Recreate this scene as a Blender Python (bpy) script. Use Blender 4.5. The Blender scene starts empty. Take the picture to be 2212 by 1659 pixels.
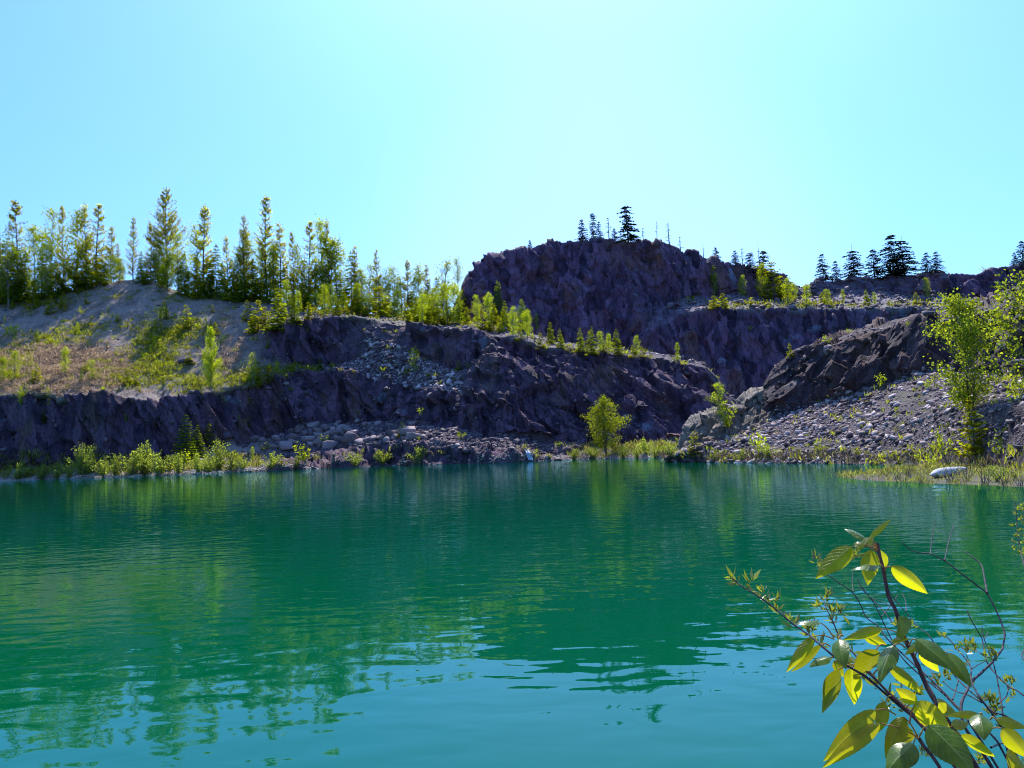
import bpy, bmesh, math, random
import numpy as np
from mathutils import Vector, Matrix
from mathutils.bvhtree import BVHTree

random.seed(7)
RNG = np.random.default_rng(7)
scene = bpy.context.scene
COL = scene.collection
R = math.radians

# ------------------------------------------------------------------ camera
W, H, F = 2212.0, 1659.0, 1728.0            # working units of the sketch the layout was measured in
CAM = np.array([0.0, 0.0, 1.6])
PITCH, ROLL = R(4.645), R(2.3)
fwd = np.array([0, math.cos(PITCH), math.sin(PITCH)])
rt0 = np.array([1.0, 0, 0]); up0 = np.array([0, -math.sin(PITCH), math.cos(PITCH)])
cR = math.cos(ROLL) * rt0 - math.sin(ROLL) * up0
cU = math.sin(ROLL) * rt0 + math.cos(ROLL) * up0

def ray(x, y):
    x = np.asarray(x, float)[..., None]; y = np.asarray(y, float)[..., None]
    return fwd + (x - W / 2) / F * cR + (H / 2 - y) / F * cU
def at(x, y, Y):
    d = ray(x, y)
    return CAM + d * (np.asarray(Y, float) / d[..., 1])[..., None]
def plane_depth(x, y, z=0.0):
    d = ray(x, y)
    return (z - CAM[2]) / d[..., 2] * d[..., 1]

cam = bpy.data.cameras.new("camera"); cam.sensor_width = 36; cam.lens = F / W * 36
cam.clip_start = 0.05; cam.clip_end = 6000
camo = bpy.data.objects.new("camera", cam); COL.objects.link(camo)
M = Matrix(((cR[0], cU[0], -fwd[0], CAM[0]), (cR[1], cU[1], -fwd[1], CAM[1]), (cR[2], cU[2], -fwd[2], CAM[2]), (0, 0, 0, 1)))
camo.matrix_world = M
scene.camera = camo

# ------------------------------------------------------------------ light
SUN_EL, SUN_AZ = R(54), R(7)                 # azimuth measured from +Y towards +X
world = bpy.data.worlds.new("World"); scene.world = world; world.use_nodes = True
nt = world.node_tree; nt.nodes.clear()
sky = nt.nodes.new('ShaderNodeTexSky'); sky.sky_type = 'NISHITA'; sky.sun_disc = False
sky.sun_elevation = SUN_EL; sky.sun_rotation = SUN_AZ
sky.air_density = 1.3; sky.dust_density = 1.9; sky.ozone_density = 2.0
tint = nt.nodes.new('ShaderNodeMix'); tint.data_type = 'RGBA'; tint.blend_type = 'MULTIPLY'
tint.inputs[0].default_value = 1.0; tint.inputs[7].default_value = (0.70, 1.28, 2.25, 1)
bg = nt.nodes.new('ShaderNodeBackground'); bg.inputs[1].default_value = 0.10
wo = nt.nodes.new('ShaderNodeOutputWorld')
# forward-scattered glow of the sky low over the central hill, under the sun
gd = ray(1300, 640); gd = gd / np.linalg.norm(gd)
tcw = nt.nodes.new('ShaderNodeTexCoord'); dt = nt.nodes.new('ShaderNodeVectorMath'); dt.operation = 'DOT_PRODUCT'; dt.inputs[1].default_value = gd
mr = nt.nodes.new('ShaderNodeMapRange'); mr.interpolation_type = 'SMOOTHERSTEP'; mr.inputs[1].default_value = math.cos(R(21)); mr.inputs[2].default_value = 1.0
gm = nt.nodes.new('ShaderNodeVectorMath'); gm.operation = 'SCALE'; gm.inputs[0].default_value = (1.0, .4, .1)
ga = nt.nodes.new('ShaderNodeVectorMath'); ga.operation = 'ADD'
nt.links.new(tcw.outputs['Generated'], dt.inputs[0]); nt.links.new(dt.outputs['Value'], mr.inputs[0]); nt.links.new(mr.outputs[0], gm.inputs[3])
nt.links.new(sky.outputs[0], tint.inputs[6]); nt.links.new(tint.outputs[2], ga.inputs[0]); nt.links.new(gm.outputs[0], ga.inputs[1]); nt.links.new(ga.outputs[0], bg.inputs[0]); nt.links.new(bg.outputs[0], wo.inputs[0])
sl = bpy.data.lights.new("sun", 'SUN'); sl.energy = 5.0; sl.angle = R(0.5); sl.color = (1.0, 0.95, 0.86)
so = bpy.data.objects.new("sun", sl); COL.objects.link(so)
sdir = Vector((math.sin(SUN_AZ) * math.cos(SUN_EL), math.cos(SUN_AZ) * math.cos(SUN_EL), math.sin(SUN_EL)))
so.rotation_euler = sdir.to_track_quat('Z', 'Y').to_euler(); so.location = sdir * 300
scene.view_settings.view_transform = 'Standard'; scene.view_settings.look = 'None'
scene.view_settings.exposure = 0.25; scene.view_settings.gamma = 1.0
scene.cycles.filter_width = 1.05
scene.cycles.max_bounces = 6; scene.cycles.diffuse_bounces = 3; scene.cycles.glossy_bounces = 3
scene.cycles.transmission_bounces = 4; scene.cycles.caustics_reflective = False; scene.cycles.caustics_refractive = False

# ------------------------------------------------------------------ noise
def _h(ix, iy, iz, s):
    n = (ix.astype(np.int64) * 374761393 + iy.astype(np.int64) * 668265263 + iz.astype(np.int64) * 1440662683 + s * 974634721) & 0xffffffff
    n = ((n ^ (n >> 13)) * 1274126177) & 0xffffffff
    n = ((n ^ (n >> 16)) * 2246822519) & 0xffffffff
    return ((n ^ (n >> 15)) & 0xffffff) / float(0x1000000)
def vnoise(P, s=0):
    i = np.floor(P).astype(np.int64); f = P - i; f = f * f * (3 - 2 * f); o = 0
    for a in (0, 1):
        for b in (0, 1):
            for c in (0, 1):
                w = (f[..., 0] if a else 1 - f[..., 0]) * (f[..., 1] if b else 1 - f[..., 1]) * (f[..., 2] if c else 1 - f[..., 2])
                o = o + w * _h(i[..., 0] + a, i[..., 1] + b, i[..., 2] + c, s)
    return o * 2 - 1
def fbm(P, o=4, s=0):
    r = 0; a = 1.0; t = 0
    for k in range(o):
        r = r + a * vnoise(P * (2.03 ** k) + 17.3 * k, s + k); t += a; a *= 0.5
    return r / t
def blocks(P, s=0, tilt=2.3):
    """fractured rock: every cell is a flat facet with its own offset and its own slant"""
    i = np.floor(P).astype(np.int64)
    best = np.full(P.shape[:-1], 9e9); val = np.zeros(P.shape[:-1])
    for a in (-1, 0, 1):
        for b in (-1, 0, 1):
            for c in (-1, 0, 1):
                x, y, z = i[..., 0] + a, i[..., 1] + b, i[..., 2] + c
                dx = P[..., 0] - x - _h(x, y, z, s); dy = P[..., 1] - y - _h(x, y, z, s + 1); dz = P[..., 2] - z - _h(x, y, z, s + 2)
                d = dx * dx + dy * dy + dz * dz
                v = (_h(x, y, z, s + 3) * 2 - 1) + tilt * (dx * (_h(x, y, z, s + 4) - .5) + dy * (_h(x, y, z, s + 5) - .5) + dz * (_h(x, y, z, s + 6) - .5))
                m = d < best; best = np.where(m, d, best); val = np.where(m, v, val)
    return val
def smooth1(a, n):
    if n < 2: return a
    k = np.hanning(n + 2)[1:-1]; k /= k.sum()
    p = np.pad(a, (n, n), mode='edge')
    return np.convolve(p, k, mode='same')[n:-n]

# ------------------------------------------------------------------ mesh helpers
def mesh_np(name, V, Fc, mat=None, smooth=False):
    V = np.ascontiguousarray(V, dtype=np.float32); Fc = np.ascontiguousarray(Fc, dtype=np.int32)
    me = bpy.data.meshes.new(name)
    n, k = Fc.shape
    me.vertices.add(len(V)); me.vertices.foreach_set("co", V.ravel())
    me.loops.add(n * k); me.loops.foreach_set("vertex_index", Fc.ravel())
    me.polygons.add(n); me.polygons.foreach_set("loop_start", np.arange(0, n * k, k, dtype=np.int32))
    me.polygons.foreach_set("loop_total", np.full(n, k, dtype=np.int32))
    if smooth: me.polygons.foreach_set("use_smooth", np.ones(n, dtype=bool))
    me.update(calc_edges=True); me.validate()
    if mat: me.materials.append(mat)
    return me
def link(name, me, parent=None):
    o = bpy.data.objects.new(name, me); COL.objects.link(o)
    if parent: o.parent = parent
    return o
def tag(o, label=None, cat=None, group=None, kind=None):
    if label: o['label'] = label
    if cat: o['category'] = cat
    if group: o['group'] = group
    if kind: o['kind'] = kind
    return o
def join(parts):
    Vs, Fs, n = [], [], 0
    for V, Fc in parts:
        Vs.append(np.asarray(V, float)); Fs.append(np.asarray(Fc) + n); n += len(V)
    return np.concatenate(Vs), np.concatenate(Fs)
def norm(a):
    return a / np.maximum(np.linalg.norm(a, axis=-1, keepdims=True), 1e-9)
def tube(pts, rad, sides=6):
    pts = np.asarray(pts, float); n = len(pts); rad = np.broadcast_to(np.asarray(rad, float), (n,))
    t = norm(np.gradient(pts, axis=0)); ref = np.where(np.abs(t[:, 2:3]) > .9, np.array([[1., 0, 0]]), np.array([[0, 0, 1.]]))
    a = norm(np.cross(t, ref)); b = np.cross(t, a)
    th = np.arange(sides) / sides * 2 * math.pi
    V = pts[:, None] + rad[:, None, None] * (np.cos(th)[None, :, None] * a[:, None] + np.sin(th)[None, :, None] * b[:, None])
    i = np.arange(n - 1)[:, None] * sides; j = np.arange(sides)[None]; k = (j + 1) % sides
    Fq = np.stack([i + j, i + k, i + sides + k, i + sides + j], -1).reshape(-1, 4)
    V = V.reshape(-1, 3)
    V = np.concatenate([V, pts[:1], pts[-1:]]); c0, c1 = len(V) - 2, len(V) - 1
    e = (n - 1) * sides; jj = np.arange(sides); kk = (jj + 1) % sides
    caps = np.concatenate([np.stack([jj, np.full(sides, c0), kk, kk], -1)[:, [0, 1, 2, 2]], np.stack([e + kk, np.full(sides, c1), e + jj, e + jj], -1)])
    return V, Fq, caps
def tubes(list_, sides=5):
    return join([tube(p, r, sides)[:2] for p, r in list_])
def smooth_path(pts, n=24):
    pts = np.asarray(pts, float)
    if len(pts) < 3: 
        t = np.linspace(0, 1, n)[:, None]; return pts[0] * (1 - t) + pts[-1] * t
    d = np.r_[0, np.cumsum(np.linalg.norm(np.diff(pts, axis=0), axis=1))]
    P = np.vstack([2 * pts[0] - pts[1], pts, 2 * pts[-1] - pts[-2]])
    out = []
    for u in np.linspace(0, d[-1], n):
        k = min(np.searchsorted(d, u, side='right') - 1, len(pts) - 2); t = (u - d[k]) / (d[k + 1] - d[k] + 1e-9)
        p0, p1, p2, p3 = P[k], P[k + 1], P[k + 2], P[k + 3]
        out.append(.5 * ((2 * p1) + (-p0 + p2) * t + (2 * p0 - 5 * p1 + 4 * p2 - p3) * t * t + (-p0 + 3 * p1 - 3 * p2 + p3) * t ** 3))
    return np.array(out)
def kites(B, D, L, Wd, rng):
    """small leaf-shaped faces: base, two shoulders, tip"""
    B = np.asarray(B, float); D = norm(np.asarray(D, float)); n = len(B)
    L = np.broadcast_to(np.asarray(L, float), (n,))[:, None]; Wd = np.broadcast_to(np.asarray(Wd, float), (n,))[:, None]
    S = norm(np.cross(D, rng.normal(size=(n, 3))))
    Nn = np.cross(D, S)
    mid = B + D * L * .45 + Nn * L * .08
    V = np.stack([B, mid + S * Wd * .5, B + D * L, mid - S * Wd * .5], 1).reshape(-1, 3)
    return V, np.arange(4 * n).reshape(-1, 4)
def hull(n, seed, sq=(1, 1, 1), bevel=0.0):
    rg = np.random.default_rng(seed); bm = bmesh.new()
    P = rg.normal(size=(n, 3)); P = norm(P) * rg.uniform(.75, 1.0, (n, 1))
    P = np.sign(P) * np.abs(P) ** .7
    P /= np.abs(P).max(0); P *= np.array(sq)
    for p in P: bm.verts.new(p)
    r = bmesh.ops.convex_hull(bm, input=bm.verts)
    bmesh.ops.delete(bm, geom=[g for g in r['geom_interior'] if isinstance(g, bmesh.types.BMVert)], context='VERTS')
    bmesh.ops.dissolve_limit(bm, angle_limit=R(14), verts=bm.verts, edges=bm.edges)
    if bevel: bmesh.ops.bevel(bm, geom=list(bm.edges), offset=bevel, segments=1, affect='EDGES', clamp_overlap=True)
    bmesh.ops.triangulate(bm, faces=bm.faces)
    bm.verts.ensure_lookup_table()
    V = np.array([v.co[:] for v in bm.verts]); Fc = np.array([[v.index for v in f.verts] for f in bm.faces])
    bm.free(); return V, Fc

# ------------------------------------------------------------------ materials
def newmat(name):
    m = bpy.data.materials.new(name); m.use_nodes = True; t = m.node_tree; t.nodes.clear()
    o = t.nodes.new('ShaderNodeOutputMaterial'); return m, t, o
def N(t, typ, **kw):
    n = t.nodes.new('ShaderNode' + typ)
    for k, v in kw.items():
        if k.startswith('i'): n.inputs[int(k[1:])].default_value = v
        else: setattr(n, k, v)
    return n
def ramp(t, src, stops):
    r = t.nodes.new('ShaderNodeValToRGB'); e = r.color_ramp.elements
    while len(e) < len(stops): e.new(.5)
    for k, (p, c) in enumerate(stops): e[k].position = p; e[k].color = (*c, 1)
    t.links.new(src, r.inputs[0]); return r.outputs[0]
def mixc(t, fac, a, b, mode='MIX'):
    m = N(t, 'Mix', data_type='RGBA', blend_type=mode)
    for s, v in ((0, fac), (6, a), (7, b)):
        if hasattr(v, 'is_output'): t.links.new(v, m.inputs[s])
        else: m.inputs[s].default_value = v if s == 0 else (*v, 1)
    return m.outputs[2]
def mathn(t, op, a, b=0.0, clamp=False):
    m = N(t, 'Math', operation=op, use_clamp=clamp)
    for s, v in ((0, a), (1, b)):
        if hasattr(v, 'is_output'): t.links.new(v, m.inputs[s])
        else: m.inputs[s].default_value = v
    return m.outputs[0]

def leaf_mat(name, col, trans, tmix=.5, var=.35, alt=None, gloss=0.0):
    m, t, o = newmat(name)
    g = N(t, 'NewGeometry'); oi = N(t, 'ObjectInfo')
    isl = g.outputs['Random Per Island']; ob = oi.outputs['Random']
    bright = mathn(t, 'ADD', mathn(t, 'MULTIPLY', isl, 2 * var), 1 - var)
    bright = mathn(t, 'MULTIPLY', bright, mathn(t, 'ADD', mathn(t, 'MULTIPLY', ob, .35), .82))
    c = col; tr = trans
    if alt:
        f = mathn(t, 'MULTIPLY', mathn(t, 'GREATER_THAN', mathn(t, 'FRACT', mathn(t, 'MULTIPLY', isl, 7.31)), .62), 1.0)
        c = mixc(t, f, col, alt[0]); tr = mixc(t, f, trans, alt[1])
    sc = N(t, 'VectorMath', operation='SCALE'); st = N(t, 'VectorMath', operation='SCALE')
    for n_, v in ((sc, c), (st, tr)):
        if hasattr(v, 'is_output'): t.links.new(v, n_.inputs[0])
        else: n_.inputs[0].default_value = v
        t.links.new(bright, n_.inputs[3])
    d = N(t, 'BsdfDiffuse'); tl = N(t, 'BsdfTranslucent'); mx = N(t, 'MixShader', i0=tmix)
    t.links.new(sc.outputs[0], d.inputs[0]); t.links.new(st.outputs[0], tl.inputs[0])
    t.links.new(d.outputs[0], mx.inputs[1]); t.links.new(tl.outputs[0], mx.inputs[2])
    out = mx.outputs[0]
    if gloss:
        gl = N(t, 'BsdfGlossy'); gl.inputs['Roughness'].default_value = .35
        mg = N(t, 'MixShader', i0=gloss); t.links.new(out, mg.inputs[1]); t.links.new(gl.outputs[0], mg.inputs[2]); out = mg.outputs[0]
    t.links.new(out, o.inputs[0]); return m
def bark_mat(name, a, b, sc=8):
    m, t, o = newmat(name)
    tc = N(t, 'TexCoord'); n = N(t, 'TexNoise'); n.inputs['Scale'].default_value = sc; n.inputs['Detail'].default_value = 5
    mp = N(t, 'Mapping'); mp.inputs['Scale'].default_value = (1, 1, .25); t.links.new(tc.outputs['Object'], mp.inputs[0]); t.links.new(mp.outputs[0], n.inputs['Vector'])
    p = N(t, 'BsdfPrincipled'); p.inputs['Roughness'].default_value = .85
    t.links.new(ramp(t, n.outputs[0], [(.35, a), (.65, b)]), p.inputs['Base Color'])
    bp = N(t, 'Bump'); bp.inputs['Strength'].default_value = .5; t.links.new(n.outputs[0], bp.inputs['Height']); t.links.new(bp.outputs[0], p.inputs['Normal'])
    t.links.new(p.outputs[0], o.inputs[0]); return m

def terrain_mat(name, rock_a, rock_b, rust, pale, soil, soil2, rscale=.5):
    """rock / loose stone / soil with moss and straw, mixed by the mesh's own zone attribute"""
    m, t, o = newmat(name)
    tc = N(t, 'TexCoord'); P = tc.outputs['Object']
    def nz(scale, det=6, rough=.6, vec=P):
        n = N(t, 'TexNoise'); n.inputs['Scale'].default_value = scale; n.inputs['Detail'].default_value = det; n.inputs['Roughness'].default_value = rough
        t.links.new(vec, n.inputs['Vector']); return n.outputs[0]
    mp = N(t, 'Mapping'); mp.inputs['Scale'].default_value = (1, 1, .3); mp.inputs['Rotation'].default_value = (0, R(18), 0); t.links.new(P, mp.inputs[0]); PS = mp.outputs[0]
    at_ = N(t, 'Attribute', attribute_name='zone'); sep = N(t, 'SeparateColor'); t.links.new(at_.outputs['Color'], sep.inputs[0])
    zr, zg, zb = sep.outputs[0], sep.outputs[1], sep.outputs[2]
    # per-block tone: Voronoi cells, so neighbouring faces of the broken rock differ
    vo = N(t, 'TexVoronoi'); vo.inputs['Scale'].default_value = rscale * 1.8; t.links.new(PS, vo.inputs['Vector'])
    vs = N(t, 'SeparateColor'); t.links.new(vo.outputs['Color'], vs.inputs[0])
    tone = mathn(t, 'ADD', mathn(t, 'MULTIPLY', nz(rscale, 8, .65, PS), .62), mathn(t, 'MULTIPLY', vs.outputs[0], .38))
    rc = ramp(t, tone, [(.3, rock_a), (.68, rock_b)])
    rc = mixc(t, ramp_f(t, nz(rscale * .35, 5, .6, PS), .54, .70), rc, rust)
    rc = mixc(t, ramp_f(t, nz(rscale * .42, 7, .7), .60, .72), rc, pale)
    vo2 = N(t, 'TexVoronoi', feature='DISTANCE_TO_EDGE'); vo2.inputs['Scale'].default_value = rscale * 2.2; t.links.new(PS, vo2.inputs['Vector'])
    crack = ramp_f(t, vo2.outputs['Distance'], .05, .0)
    rc = mixc(t, mathn(t, 'MULTIPLY', crack, .7), rc, (.012, .009, .014))
    sc_ = ramp(t, nz(3.5, 6, .7), [(.35, soil), (.7, soil2)])
    sc_ = mixc(t, ramp_f(t, nz(.25, 4), .5, .7), sc_, tuple(c * .72 for c in soil))
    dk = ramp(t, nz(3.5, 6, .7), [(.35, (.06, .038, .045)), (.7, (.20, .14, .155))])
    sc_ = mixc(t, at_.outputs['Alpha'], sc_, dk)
    c = mixc(t, zr, sc_, rc)
    gr = ramp(t, nz(1.7, 6, .7), [(.35, (.045, .07, .012)), (.55, (.14, .17, .02)), (.72, (.26, .24, .06))])
    dr = ramp(t, nz(2.3, 6, .75), [(.3, (.10, .075, .045)), (.55, (.26, .20, .11)), (.75, (.42, .33, .2))])
    c = mixc(t, mathn(t, 'MULTIPLY', zb, ramp_f(t, nz(.9, 5), .35, .6)), c, dr)
    c = mixc(t, mathn(t, 'MULTIPLY', zg, ramp_f(t, nz(.8, 6, .7), .38, .58)), c, gr)
    p = N(t, 'BsdfPrincipled'); p.inputs['Roughness'].default_value = .82; p.inputs['Specular IOR Level'].default_value = .35
    t.links.new(c, p.inputs['Base Color'])
    hgt = mathn(t, 'ADD', nz(2.2, 9, .72), mathn(t, 'MULTIPLY', crack, -.25))
    bp = N(t, 'Bump'); bp.inputs['Strength'].default_value = .55; bp.inputs['Distance'].default_value = .3
    t.links.new(hgt, bp.inputs['Height']); t.links.new(bp.outputs[0], p.inputs['Normal'])
    t.links.new(p.outputs[0], o.inputs[0]); return m
def ramp_f(t, src, a, b):
    mr = N(t, 'MapRange'); mr.inputs[1].default_value = min(a, b); mr.inputs[2].default_value = max(a, b)
    mr.inputs[3].default_value = 0.0 if a < b else 1.0; mr.inputs[4].default_value = 1.0 if a < b else 0.0
    t.links.new(src, mr.inputs[0]); return mr.outputs[0]
def stone_mat(name, stops, rough=.75):
    m, t, o = newmat(name)
    g = N(t, 'NewGeometry'); tc = N(t, 'TexCoord'); oi = N(t, 'ObjectInfo')
    n = N(t, 'TexNoise'); n.inputs['Scale'].default_value = 4; n.inputs['Detail'].default_value = 7; n.inputs['Roughness'].default_value = .7; t.links.new(tc.outputs['Object'], n.inputs['Vector'])
    f = mathn(t, 'ADD', mathn(t, 'MULTIPLY', g.outputs['Random Per Island'], .5), mathn(t, 'MULTIPLY', n.outputs[0], .4))
    f = mathn(t, 'ADD', f, mathn(t, 'MULTIPLY', oi.outputs['Random'], .12))
    p = N(t, 'BsdfPrincipled'); p.inputs['Roughness'].default_value = rough; p.inputs['Specular IOR Level'].default_value = .4
    t.links.new(ramp(t, f, stops), p.inputs['Base Color'])
    bp = N(t, 'Bump'); bp.inputs['Strength'].default_value = .2; bp.inputs['Distance'].default_value = .03; t.links.new(n.outputs[0], bp.inputs['Height']); t.links.new(bp.outputs[0], p.inputs['Normal'])
    t.links.new(p.outputs[0], o.inputs[0]); return m
# ------------------------------------------------------------------ terrain
TERR = {}
def gsum(x, y, lst):
    r = 0
    for cx, cy, sx, sy, a in lst:
        r = r + a * np.exp(-((x - cx) / sx) ** 2 - ((y - cy) / sy) ** 2)
    return np.clip(r, 0, 1)

def loft(name, xs, rows, rockw, nsub, x0, x1, nc, mat, label, seed=0, scales=(6, 2.6, 1.1), amps=(.8, .45, .2), shear=.25, vst=.55,
         jit=3.0, soil_amp=.25, zone=None, sm=9, rowjit={}, strata=None):
    X = np.linspace(x0, x1, nc)
    ctrl, py = [], []
    for k, r in enumerate(rows):
        if r[0] in ('px', 'water', 'z'):
            y = smooth1(np.interp(X, xs, r[1]), sm)
            if r[0] == 'z': y = y + 1.3 * fbm(np.stack([X / 30.0, np.full(nc, 1.7), np.zeros(nc)], -1), 3, seed)
            q = np.stack([X / 38.0, np.full(nc, k * 9.7 + seed), np.zeros(nc)], -1)
            rw0 = np.maximum(np.interp(X, xs, np.broadcast_to(rockw[max(k - 1, 0)], len(xs))), np.interp(X, xs, np.broadcast_to(rockw[min(k, len(rockw) - 1)], len(xs))))
            y = y + jit * (0 if r[0] == 'water' else 1) * rowjit.get(k, 1.0) * (.25 + .75 * smooth1(rw0, 21)) * (fbm(q, 3, seed) * 1.0 + .6 * blocks(q * 1.7, seed, .5))
            if r[0] == 'z':
                P = at(X, y, plane_depth(X, y, np.interp(X, xs, np.broadcast_to(r[2], len(xs)))))
            elif r[0] == 'water':
                q2 = np.stack([X / 55.0, np.full(nc, 3.3), np.zeros(nc)], -1)
                y = y + 1.2 * fbm(q2, 3, seed)
                P = at(X, y, plane_depth(X, y))
            else:
                P = at(X, y, smooth1(np.interp(X, xs, r[2]), sm))
        elif r[0] == 'foot':                       # the submerged foot of a flat shore: the next row moved towards the viewer
            y = smooth1(np.interp(X, xs, rows[k + 1][1]), sm) + 4; P = at(X, y - 4, plane_depth(X, y - 4, np.interp(X, xs, np.broadcast_to(rows[k + 1][2], len(xs))))); q_ = (P[:, 1] - r[1]) / P[:, 1]; P = P * q_[:, None]; P[:, 2] = r[2]
        elif r[0] == 'under':                      # the bed below the waterline: the NEXT row is the shore
            y = np.interp(X, xs, rows[k + 1][1]) + 6
            d = plane_depth(X, np.interp(X, xs, rows[k + 1][1])) - r[1]
            P = at(X, y, d); P[:, 2] = r[2]
        else:                                       # ('flat', dY, dz): ground running on behind the row before
            P = ctrl[-1].copy(); Y0 = P[:, 1].copy()
            Y1 = Y0 + np.interp(X, xs, np.broadcast_to(r[1], len(xs))); P[:, 0] *= Y1 / Y0; P[:, 1] = Y1
            P[:, 2] += np.interp(X, xs, np.broadcast_to(r[2], len(xs))); y = py[-1] - 1
        ctrl.append(P); py.append(y)
    G, PY, RW = [], [], []
    for k in range(len(rows) - 1):
        n = nsub[k]; ts = np.arange(n + (k == len(rows) - 2)) / n
        wk = smooth1(np.interp(X, xs, np.broadcast_to(rockw[k], len(xs))), sm)
        for t in ts:
            G.append(ctrl[k] * (1 - t) + ctrl[k + 1] * t); PY.append(py[k] * (1 - t) + py[k + 1] * t); RW.append(wk)
    G = np.array(G); PY = np.array(PY); RW = np.array(RW); PX = np.broadcast_to(X, PY.shape)
    for _ in range(2): RW[1:-1] = (RW[:-2] + 2 * RW[1:-1] + RW[2:]) / 4
    gx = np.gradient(G, axis=1); gy = np.gradient(G, axis=0); Nn = np.cross(gx, gy)
    for _ in range(6):
        Nn[1:-1] = (Nn[:-2] + Nn[1:-1] + Nn[2:]) / 3
        Nn[:, 1:-1] = (Nn[:, :-2] + Nn[:, 1:-1] + Nn[:, 2:]) / 3
    Nn = norm(Nn)
    Q = np.stack([G[..., 0] + shear * G[..., 2], G[..., 1], G[..., 2] * vst], -1)
    if strata:                                      # beds that rise along the crest
        c_, s_ = math.cos(strata), math.sin(strata)
        Q = np.stack([(G[..., 0] * c_ + G[..., 2] * s_) * .36, G[..., 1], (-G[..., 0] * s_ + G[..., 2] * c_) * 1.15], -1)
    Q = Q + .16 * np.stack([fbm(G / 2.5, 2, seed + 40), fbm(G / 2.5, 2, seed + 41), fbm(G / 2.5, 2, seed + 42)], -1)
    d = 0
    for s_, a_, i in zip(scales, amps, range(9)):
        d = d + a_ * blocks(Q / s_ + 5.1 * i, seed + 10 * i)
    d = d + amps[0] * 1.1 * fbm(Q / (scales[0] * 2.2), 3, seed + 77)
    so_ = soil_amp * (fbm(G / 4.0, 4, seed + 5) + .55 * fbm(G / 1.1, 3, seed + 6))
    D = RW * d + (1 - RW) * so_
    G2 = G + Nn * D[..., None]
    nr = G.shape[0]
    i = np.arange(nr - 1)[:, None] * nc; j = np.arange(nc - 1)[None]
    Fq = np.stack([i + j, i + j + 1, i + nc + j + 1, i + nc + j], -1).reshape(-1, 4)
    V = G2.reshape(-1, 3)
    me = mesh_np(name, V, Fq, mat)
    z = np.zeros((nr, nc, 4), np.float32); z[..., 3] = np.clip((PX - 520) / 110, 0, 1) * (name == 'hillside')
    z[..., 0] = np.clip(RW + .35 * fbm(G / 2.0, 3, seed + 8) * (RW > .02) * (RW < .98), 0, 1)
    if zone:
        g_, b_ = zone(PX, PY); z[..., 1] = g_ * (1 - RW); z[..., 2] = b_ * (1 - RW)
    a = me.attributes.new('zone', 'FLOAT_COLOR', 'POINT'); a.data.foreach_set('color', z.ravel())
    o = link(name, me); tag(o, label, kind='structure')
    TERR[name] = dict(G=G2, N=Nn, PX=PX, PY=PY, RW=RW, zone=z, V=V, F=Fq, obj=o)
    return o

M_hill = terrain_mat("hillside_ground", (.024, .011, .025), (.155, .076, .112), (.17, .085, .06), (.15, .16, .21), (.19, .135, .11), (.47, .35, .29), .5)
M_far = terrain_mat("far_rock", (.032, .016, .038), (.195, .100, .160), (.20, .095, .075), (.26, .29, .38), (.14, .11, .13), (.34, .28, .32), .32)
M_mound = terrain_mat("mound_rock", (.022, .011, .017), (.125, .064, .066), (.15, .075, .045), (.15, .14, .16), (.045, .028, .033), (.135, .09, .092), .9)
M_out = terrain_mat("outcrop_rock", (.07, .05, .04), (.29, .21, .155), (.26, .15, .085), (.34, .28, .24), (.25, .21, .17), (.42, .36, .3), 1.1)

# --- hillside with the lower cliff, the ledges and the big middle face
xs = [-420, -200, 0, 100, 200, 250, 330, 400, 480, 560, 600, 640, 740, 800, 850, 960, 1080, 1200, 1320, 1440, 1520, 1575, 1640, 1750]
yw = [1057, 1048, 1040, 1036, 1032, 1031, 1028, 1025, 1022, 1018, 1016, 1014, 1010, 1008, 1006, 1003, 1000, 994, 990, 989, 990, 991, 993, 996]
yb = [1043, 1035, 1031, 1027, 1022, 1020, 1015, 1008, 1000, 993, 988, 983, 970, 965, 962, 965, 978, 980, 977, 976, 978, 980, 984, 990]
Yb = [113, 112, 111, 110, 109, 109, 109, 109, 110, 113, 114, 115, 115, 112, 109, 102, 96.5, 94.5, 92, 91, 90, 89, 88, 84]
yf = [1028, 1022, 1014, 1008, 1004, 1002, 998, 985, 965, 945, 935, 926, 913, 908, 905, 922, 948, 955, 957, 958, 960, 963, 970, 980]
Yf = [119, 117, 115, 114, 113, 113, 113, 114, 117, 120, 121, 121.5, 121.5, 120, 118, 112, 106, 103, 103, 103, 103, 103, 100, 96]
yt = [862, 856, 850, 853, 856, 858, 864, 855, 842, 828, 815, 805, 799, 812, 828, 843, 868, 868, 890, 895, 905, 925, 945, 962]
Yt = [122, 120, 118, 117, 116, 116, 116, 117, 120, 123, 124, 125, 125, 123.5, 121, 116, 109.5, 107.5, 107.5, 107, 106.5, 105.5, 102, 98]
y5 = [800, 795, 792, 790, 790, 788, 790, 790, 788, 772, 785, 790, 786, 762, 742, 790, 800, 812, 828, 835, 850, 895, 930, 955]
Y5 = [132, 130, 128, 127, 126, 126, 126, 126, 127, 128, 128, 128.5, 128.5, 127, 127, 121.5, 112.5, 110.5, 110.5, 110, 109, 107.5, 103.5, 99]
y6 = [728, 722, 720, 716, 712, 706, 706, 708, 710, 722, 705, 692, 684, 692, 702, 710, 722, 750, 765, 775, 792, 855, 915, 948]
Y6 = [146, 144, 141, 140, 139, 138, 138, 137, 136, 133, 131, 131, 131, 131, 130, 124.5, 117, 115, 114.5, 113.5, 112, 110, 105, 100]
y7 = [660, 655, 650, 638, 618, 606, 606, 636, 642, 645, 655, 668, 672, 678, 684, 692, 704, 738, 754, 768, 787, 851, 912, 946]
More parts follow.
